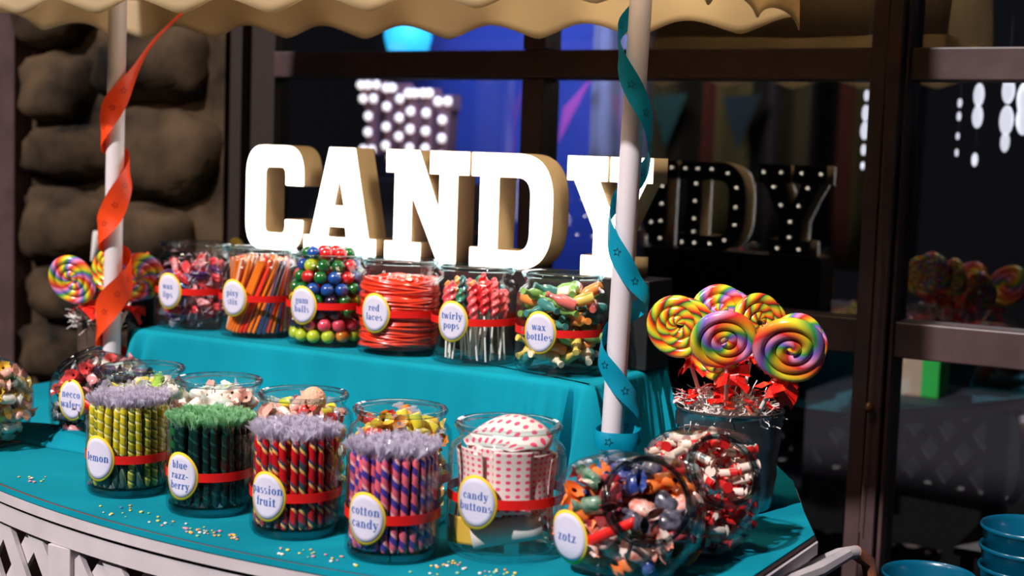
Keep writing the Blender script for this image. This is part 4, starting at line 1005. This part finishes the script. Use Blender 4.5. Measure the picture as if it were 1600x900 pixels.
# ------------------------------------------------------------------ ribbons round the posts
def ribbon(px, table, w_, m, name, label, star_m, lean, stars=True, sp=.105, s0=.05):
    """table rows: z, theta in degrees (0 = camera right, 90 = front), radius, width factor"""
    c0 = -f0
    def at(t):
        k_ = min(int(t), len(table)-2); f_ = t-k_
        P_ = [table[max(0, k_-1)], table[k_], table[k_+1], table[min(len(table)-1, k_+2)]]
        out = []
        for q in range(4):
            a, b_, c_, d_ = (P[q] for P in P_)
            out.append(.5*((2*b_)+(-a+c_)*f_+(2*a-5*b_+4*c_-d_)*f_*f_+(-a+3*b_-3*c_+d_)*f_**3))
        z, th, r_, wf_ = out; th = math.radians(th); n_ = r0*cos(th)+c0*sin(th)
        return Vector((px+lean*(z-1.4), 0, z))+n_*r_, n_, wf_
    N = (len(table)-1)*12; pts = [at(i*(len(table)-1)/N) for i in range(N+1)]
    b = MB(); vs = []; fs = []; frames = []
    for i, (p, n_, wf_) in enumerate(pts):
        tg = (pts[min(i+1, N)][0]-pts[max(i-1, 0)][0]).normalized(); s_ = n_.cross(tg).normalized(); n2 = tg.cross(s_).normalized()
        frames.append((p, tg, s_, n_, wf_)); h = w_/2*wf_
        for o_ in (-1, -.5, 0, .5, 1): vs.append(p+s_*h*o_+n_*(.003*(1-o_*o_)))
    for i in range(N):
        for j in range(4): a = i*5+j; fs.append((a, a+5, a+6, a+1))
    b.add(vs, fs, 0)
    # printed outline stars
    dist = 0; nxt = s0
    for i in range(1, N+1):
        dist += (frames[i][0]-frames[i-1][0]).length
        if stars and dist > nxt:
            nxt += sp; p, tg, s_, n_, wf_ = frames[i]
            if wf_ < .8: continue
            for side in (1, -1):
                pr = []
                for rs in (.0092, .0068):
                    for q in range(10):
                        a = pi/2+q*pi/5; r_ = rs*(1 if q % 2 == 0 else .45); u_, v_ = r_*cos(a), r_*sin(a)
                        pr.append(p+tg*v_+s_*u_+n_*(.0030*(1-(u_/(w_/2))**2)+side*.0006))
                b.add(pr, [(q, (q+1) % 10, 10+(q+1) % 10, 10+q) for q in range(10)], 1)
    o = b.build(name, [m, star_m], smooth=True); return tag(o, label, 'ribbon')
ORG = mat('orange_ribbon', (.95, .075, .012), .42, spec=.4, transl=.3, noise=.12, nscale=30); DKR = mat('dark_red_print', (.22, .004, .003), .5)
TRB = mat('teal_ribbon', (.0, .26, .40), .42, spec=.4, transl=.15); NAVY = mat('navy_print', (.0, .010, .030), .5)
zL = lambda y: 1.825-y*.001516
ribbon(PXL, [(1.90, -8, .225, .35), (zL(0), -4, .172, .35), (zL(60), 5, .090, .4), (zL(118), 20, .040, .75), (zL(165), 90, .027, 1), (zL(212), 165, .030, .9), (zL(230), 250, .028, .8), (zL(250), 330, .030, .8), (zL(285), 395, .034, 1), (zL(330), 450, .028, 1.1), (zL(362), 520, .034, 1.1), (zL(385), 610, .028, .8), (zL(405), 690, .038, .9), (zL(445), 765, .040, 1.15), (zL(480), 825, .030, 1.2), (zL(515), 885, .034, 1.1), (zL(545), 960, .030, .9), (zL(562), 1050, .034, .9), (zL(590), 1130, .032, 1), (zL(620), 1230, .03, 1)],
       .053, ORG, 'orange_ribbon', 'orange-red ribbon spiralling down the left post', DKR, .010, sp=.05)
zR = lambda y: 1.797-y*.001222
ribbon(PXR, [(zR(-40), 330, .026, .6), (zR(10), 270, .026, .8), (zR(50), 200, .035, 1), (zR(90), 165, .030, 1), (zR(140), 95, .028, 1), (zR(185), 40, .034, 1), (zR(235), 5, .036, 1), (zR(275), -50, .030, .9), (zR(312), -130, .028, .9), (zR(345), -185, .032, .8), (zR(385), -235, .030, 1), (zR(430), -300, .032, 1), (zR(462), -352, .050, 1), (zR(492), -420, .030, .9), (zR(525), -510, .030, .9), (zR(555), -565, .036, 1), (zR(590), -625, .030, 1), (zR(625), -690, .040, 1), (zR(655), -725, .050, 1), (zR(675), -790, .034, .95), (zR(684), -880, .034, .9), (zR(686), -945, .036, .9), (zR(687), -1010, .033, .9), (zR(688), -1080, .050, .9), (zR(690), -1120, .04, .9)],
       .038, TRB, 'teal_ribbon', 'turquoise star-printed ribbon spiralling down the right post', NAVY, .020, sp=.062)
# ------------------------------------------------------------------ pails on the side table
st_ = thing('side_table', 'low dark side table carrying the turquoise pails at the right', 'table', (1.36, .30, 0))
b = MB(); b.box(-.28, .40, -.20, .22, .50, .52); b.build('tabletop', FRAME, st_, smooth=False)
for q in ((-.25, -.17), (.37, -.17), (-.25, .19), (.37, .19)):
    b = MB(); b.box(q[0]-.015, q[0]+.015, q[1]-.015, q[1]+.015, 0, .4995); b.build('leg', FRAME, st_, smooth=False)
PAIL = mat('turquoise_enamel', (.0, .085, .16), .28, coat=.5)
def pail(loc, R1, label, group, rz):
    t = thing('pail', label, 'pail', loc, (0, 0, rz), group); H = .145; R0 = R1*.78
    b = MB(); b.lathe([(0, .001), (R0, .001), (R0+.001, .004), (R1, H-.006), (R1+.003, H-.004), (R1+.004, H), (R1+.002, H+.003), (R1-.001, H+.001), (R1-.003, H-.006), (R0-.002, .004), (0, .004)], 52); b.build('pail_body', PAIL, t, angle=.9)
    for a in (0, pi):
        b = MB(); b.ball(((R1+.006)*cos(a), 0, H-.022), .006, nu=10, nv=6); b.build('ear', GALV, t)
    b = MB(); b.tube([((R1+.008)*cos(a), -(R1*.55)*sin(a)-.008*sin(a), H-.022-.085*sin(a)) for a in [pi*i/16 for i in range(17)]], .0016, 6); b.build('wire_handle', GALV, t)
    return t
for k_ in range(3): pail((1.270, .205, .5212+.0005+k_*.038+.02*0), .083, 'turquoise pail in the shorter stack at the bottom right' + [', lowest', ', middle', ', topmost'][k_], 'turquoise pails', 2.4)
for k_ in range(6): pail((1.442, .232, .5212+.0005+k_*.0375), .086, 'turquoise pail in the taller right stack, ' + ['lowest', 'second from bottom', 'third from bottom', 'third from top', 'second from top', 'topmost'][k_], 'turquoise pails', 2.7)
# ------------------------------------------------------------------ small things on the cloth
rnd = random.Random(77)
sg = MB(); sg.ball((0, 0, 0), .0026, nu=8, nv=5, sz=.6)
sn = ['yellow', 'pink', 'white', 'green', 'blue', 'orange']
sm = variants(sg, 'candy_crumb', [cm('cr'+str(i), c) for i, c in enumerate([(.85, .7, .1), (.85, .3, .4), (.85, .8, .75), (.3, .6, .3), (.1, .2, .5), (.9, .4, .1)])])
spots = [(.08, -.665, 14), (.20, -.672, 10), (.295, -.68, 34), (.49, -.685, 12), (.535, -.675, 8), (.70, -.60, 26), (.79, -.585, 14), (-.22, -.60, 9), (.72, -.665, 10)]
taken = [(x, y, .080) for x, y, _ in FJ]+[(CBX, CBY, .10), (.955, -.452, .112)]
for cx, cy, n in spots:
    for i in range(n):
        x, y = cx+rnd.gauss(0, .030), cy+rnd.gauss(0, .014)
        if y < edgeY(x)+.008 or any((x-a)**2+(y-b_)**2 < r_*r_ for a, b_, r_ in taken): continue
        c = rnd.choices(range(6), (5, 4, 4, 2, 1, 3))[0]
        put('candy_crumb', sm[c], (x, y, TZ+.0022), (0, 0, 0), 'tiny %s candy crumb spilled on the turquoise cloth' % sn[c], 'candy crumb', 'crumbs on the cloth', rnd.choice((.7, 1, 1, 1.3)))
o = MB().tube([(0, 0, 0), (.03, 0, .05), (.034, 0, .056)], [.006, .006, .003], 10).build('wrapped_stick', cm('orange stick', (.85, .12, .02)), loc=(-.722, .17, 1.165)); tag(o, 'orange wrapped stick leaning left of the wax lips jar', 'candy')
b = MB(); b.lathe([(0, 0), (.03, 0), (.036, .02), (.032, .30), (0, .30)], 20); o = b.build('dark_bottle', BLACK, loc=(-.71, .17, TZ+.0012)); tag(o, 'dark narrow vase behind the left post', 'vase')
t = thing('lollipop', 'yellow round lollipop peeking above the leftmost jar of the step', 'lollipop', (-.555, .345, 1.236))
b = MB(); b.ball((0, 0, 0), .026, nu=18, nv=10, sy=.5); b.build('candy_head', cm('yellow head', (.70, .60, .06)), t)
b = MB(); b.tube([(0, 0, -.178), (0, 0, -.024)], .003, 8); b.build('stick', STICK, t)
o = MB().lathe([(0, 0), (.004, 0), (.017, .075), (.018, .085), (0, .085)], 16, center=(0, 0, -.04)).build('paper_cone', SHRED, loc=(-1.135, .42, 1.195), rot=(0, .35, 0)); tag(o, 'small white cone standing left of the left lollipops', 'cone')
b = MB(); b.lathe([(0, 0), (.05, 0), (.05, .01), (.008, .02), (.008, 1.14), (0, 1.14)], 14); o = b.build('cone_stand', BLACK, loc=(-1.135, .42, .0015)); tag(o, 'thin dark stand under the small white cone', 'stand')
# knob on a pull cord before the right window post
t = thing('pull_cord', 'thin cord with an amber knob hanging down the dark window post', 'cord', (.968, WY-.085, .94))
b = MB(); b.tube([(-.012, 0, 1.6), (-.010, 0, 1.0), (.002, 0, .5), (.006, 0, .30), (0, 0, .02)], .0016, 6); b.tube([(0, 0, -.01), (-.004, 0, -.3)], .0012, 6); b.build('cord', mat('brown_cord', (.12, .07, .05), .6), t)
b = MB(); b.ball((0, 0, 0), .0095, nu=14, nv=9, sz=1.3); b.build('knob', mat('amber_knob', (.16, .06, .015), .25, coat=.5), t)
# ------------------------------------------------------------------ inside the room behind the glass
BLUEW = mat('blue_backdrop', (.05, .10, .50), .7, noise=.25, nscale=2)
b = MB(); b.box(-2.33, -.95, 3.60, 3.63, .6, 2.6); o = b.build('backdrop_panel', BLUEW, smooth=False); tag(o, 'blue-lit backdrop panel deep inside the room behind the letters', 'backdrop')
b = MB(); b.box(-2.40, -2.33, 3.5, 3.56, 0, 2.6); b.box(-.93, -.86, 3.5, 3.56, 0, 2.6); b.box(-2.40, -.86, 3.5, 3.56, 2.6, 2.67); o = b.build('backdrop_frame', BLACK, smooth=False); tag(o, 'dark frame standing round the blue backdrop panel', 'frame')
def pennant(p, s_, m, nm, lb, g=None):
    b = MB(); b.add([(0, 0, 0), (s_[0], 0, s_[1]), (s_[2], 0, s_[3])], [(0, 1, 2)]); o = b.build(nm, m, loc=p, solid=.002, smooth=False); tag(o, lb, 'pennant', g)
pennant((-1.17, 3.2, 1.55), (.16, .30, .02, .16), mat('pink_cloth', (.75, .10, .45), .7), 'pennant', 'pink pennant seen through the glass above the letters D and Y')
b = MB(); b.sheet(lambda u, v: (-1.035+.24*u+.05*(1-v)*u, 3.25+.02*sin(14*u), 1.45+.75*v-.10*u*(1-v)), 20, 6); o = b.build('hanging_drape', mat('pale_cloth', (.35, .33, .42), .8), solid=.002); tag(o, 'pale grey drape hanging behind the glass left of the right post', 'drape')
# cyan lampshade
t = thing('hanging_lamp', 'glowing cyan shade hanging in the room under the awning edge', 'lamp', (-1.965, 3.15, 1.965))
b = MB(); b.lathe([(.095, 0), (.110, .06), (.108, .12), (.085, .165), (.03, .18)], 28); b.build('lamp_shade', mat('cyan_shade', (.05, .5, .8), .5, emit=(.03, .55, .95), es=1.5), t, solid=.003)
b = MB(); b.tube([(0, 0, .178), (0, 0, .90)], .006, 8); b.build('cord', BLACK, t)
# YUM! marquee letters inside, each a thing with its bulbs
KP = mat('rosy_card', (.30, .13, .13), .7)
bm_ = MB().ball((0, 0, 0), .0205, nu=12, nv=8).mesh('bulb', mat('soft_bulb', (1, .9, .85), .4, emit=(1, .88, .80), es=1.6))
def sign(ch, x, y, z, wd, hgt, polys, bl, label):
    t = thing('marquee_letter', label, 'letter sign', (x, y, z), (0, 0, -.25), 'bulb letters in the room')
    b = MB()
    for q in polys:
        n = len(q); vs = [(a*wd, 0, c_*hgt) for a, c_ in q]+[(a*wd, .05, c_*hgt) for a, c_ in q]
        b.add(vs, [tuple(range(n)), tuple(range(2*n-1, n-1, -1))]+[(i, n+i, n+(i+1) % n, (i+1) % n) for i in range(n)])
    b.build('letter_box', KP, t, smooth=False)
    for a, c_ in bl:
        o = bpy.data.objects.new('bulb', bm_); C.objects.link(o); o.parent = t; o.location = (a*wd, -.008, c_*hgt)
sY = [[(0,1),(.42,1),(.42,.9),(0,.9)],[(.55,1),(1,1),(1,.9),(.55,.9)],[(.1,.9),(.4,.9),(.62,.5),(.38,.5)],[(.65,.9),(.9,.9),(.64,.5),(.5,.5)],[(.38,.5),(.64,.5),(.64,.1),(.38,.1)],[(.22,.1),(.8,.1),(.8,0),(.22,0)]]
sU = [[(0,1),(.42,1),(.42,.88),(0,.88)],[(.05,.88),(.35,.88),(.35,.1),(.05,.1)],[(.05,.12),(.95,.12),(.8,-.02),(.2,-.02)],[(.65,1),(1,1),(1,.88),(.65,.88)],[(.68,.88),(.95,.88),(.95,.1),(.68,.1)]]
sM = [[(0,1),(.4,1),(.4,.88),(0,.88)],[(.06,.88),(.34,.88),(.34,.1),(.06,.1)],[(0,.1),(.42,.1),(.42,0),(0,0)],[(.34,.9),(.5,.5),(.5,.35),(.34,.6)],[(.66,.9),(.5,.5),(.5,.35),(.66,.6)],[(.6,1),(1,1),(1,.88),(.6,.88)],[(.66,.88),(.94,.88),(.94,.1),(.66,.1)],[(.58,.1),(1,.1),(1,0),(.58,0)]]
sX = [[(0,1),(1,1),(1,.82),(0,.82)],[(.12,.82),(.88,.82),(.75,.30),(.25,.30)],[(.25,.18),(.75,.18),(.75,0),(.25,0)]]
sign('Y', -2.12, 2.98, 1.475, .170, .335, sY, [(.15,.95),(.45,.95),(.8,.95),(.26,.76),(.7,.76),(.5,.52),(.5,.30),(.32,.06),(.68,.06)], 'letter Y with round bulbs, first of the blurred word inside')
sign('U', -1.945, 2.94, 1.445, .145, .355, sU, [(.15,.94),(.45,.94),(.2,.70),(.2,.44),(.2,.2),(.82,.80),(.82,.56),(.82,.32),(.5,.05)], 'letter U with round bulbs, second of the blurred word inside')
sign('M', -1.790, 2.90, 1.410, .175, .365, sM, [(.1,.94),(.34,.94),(.66,.94),(.9,.94),(.2,.72),(.2,.5),(.2,.27),(.8,.70),(.8,.48),(.8,.27),(.1,.05),(.4,.05),(.7,.05),(.95,.05)], 'letter M with round bulbs, third of the blurred word inside')
sign('!', -1.600, 2.85, 1.380, .105, .365, sX, [(.2,.92),(.8,.92),(.5,.70),(.5,.48),(.5,.27),(.5,.06)], 'exclamation mark with round bulbs ending the blurred word inside')
b = MB(); b.box(-2.25, -1.40, 2.80, 3.08, 0.0015, 1.36); o = b.build('bar_counter', BLACK, smooth=False); tag(o, 'tall black counter inside carrying the bulb letters', 'counter')
# counter with added glints and box at the right, inside
b = MB(); b.box(.50, .66, 2.56, 2.72, .70, .84, 0); b.box(.66, .72, 2.56, 2.72, .70, .84, 1); o = b.build('gift_box', [mat('tan_box', (.55, .36, .22), .7, emit=(.3, .17, .09), es=.0), mat('green_box', (.03, .50, .06), .6)], smooth=False); tag(o, 'tan and bright green box low behind the right window', 'box')
b = MB(); b.box(.3, 2.4, 2.4, 2.9, .001, .698); o = b.build('low_counter', mat('dark_counter', (.03, .026, .03), .6), smooth=False); tag(o, 'low dark counter inside behind the right window', 'counter')
ICE = mat('reflected_glint', (.9, .9, .95), .3, emit=(.95, .93, 1), es=1.1)  # glowing white that stands in for lights reflected in the window
def glintstr(x, y, zs, r_, lb, ztop=2.88):
    t = thing('glint_string', lb, 'lamp', (x, y, 0), (0, 0, 0), 'added glint strings')
    b = MB(); b.tube([(0, 0, ztop), (0, 0, min(zs))], .003, 6); b.build('wire', BLACK, t)
    for z, s_ in zs.items():
        b = MB(); b.ball((0, 0, 0), r_*s_, nu=12, nv=10, sz=2.2); b.build('bulb', ICE, t, loc=(0, 0, z))
glintstr(.572, 2.0, {1.72: .7, 1.665: 1.0, 1.61: 1.1, 1.55: .7, 1.50: .5}, .012, 'added string of pale glowing glints just left of the right window post')
glintstr(.915, 2.0, {1.725: 1.0, 1.66: 1.0, 1.53: .6}, .016, 'added string of glowing glints high in the right window, left one of the bright pair')
glintstr(1.00, 2.0, {1.74: 1.1, 1.65: 1.2, 1.585: .8}, .017, 'added string of glowing glints high in the right window at the picture edge')
glintstr(.86, 2.0, {1.70: .6, 1.66: .6, 1.60: .5, 1.55: .5}, .011, 'added string of tiny dim glints left of the bright ones in the right window')
glintstr(1.045, 2.02, {1.715: 1.3, 1.655: 1.2}, .018, 'added string of bright glints cut by the right picture edge')
# ------------------------------------------------------------------ the booth behind the camera, mirrored in the window
CW = {}
cc = [((.10, .085, .06), 3), ((.02, .018, .02), 2), ((.14, .03, .03), 2), ((.15, .13, .06), 3), ((.015, .014, .02), 2), ((.06, .05, .08), 1)]
m, t_ = newmat('striped_drape'); N, L = t_.nodes, t_.links
tcn = N.new('ShaderNodeTexCoord'); sx_ = N.new('ShaderNodeSeparateXYZ'); L.new(tcn.outputs['Object'], sx_.inputs[0])
ml = N.new('ShaderNodeMath'); ml.operation = 'MULTIPLY'; ml.inputs[1].default_value = 1.1; L.new(sx_.outputs[0], ml.inputs[0])
fr = N.new('ShaderNodeMath'); fr.operation = 'FRACT'; L.new(ml.outputs[0], fr.inputs[0])
rp = N.new('ShaderNodeValToRGB'); L.new(fr.outputs[0], rp.inputs[0]); rp.color_ramp.interpolation = 'CONSTANT'; pos = 0
for i, (c, w_) in enumerate(cc):
    e_ = rp.color_ramp.elements[i] if i < 2 else rp.color_ramp.elements.new(pos/13); e_.position = pos/13; e_.color = (*c, 1); pos += w_
pp = N.new('ShaderNodeBsdfPrincipled'); pp.inputs['Roughness'].default_value = .9; L.new(rp.outputs[0], pp.inputs['Base Color'])
oo = N.new('ShaderNodeOutputMaterial'); L.new(pp.outputs[0], oo.inputs[0])
b = MB(); b.sheet(lambda u, v: (-3.2*u, .05*sin(66*u)+.02*sin(90*u+1), .9+1.5*v), 160, 4)
o = b.build('striped_curtain', m, loc=(-.3, -4.4, 0), solid=.003); tag(o, 'striped curtain of the booth opposite, mirrored in the dark window', 'curtain')
b = MB(); b.box(-3.3, -.85, -4.30, -4.0, .0015, .88); o = b.build('booth_counter', BLACK, smooth=False); tag(o, 'black counter of the booth opposite, mirrored in the window', 'counter')
for i, (cx, c, cn) in enumerate([(-1.55, (.02, .05, .10), 'navy'), (-2.35, (.30, .03, .05), 'red'), (-2.05, (.02, .10, .14), 'dark teal')]):
    pennant((cx, -4.25, 1.95), (.26, .02, .12, -.34), mat('pennant_'+cn, c, .8), 'pennant', '%s pennant on the booth opposite, mirrored in the window' % cn)
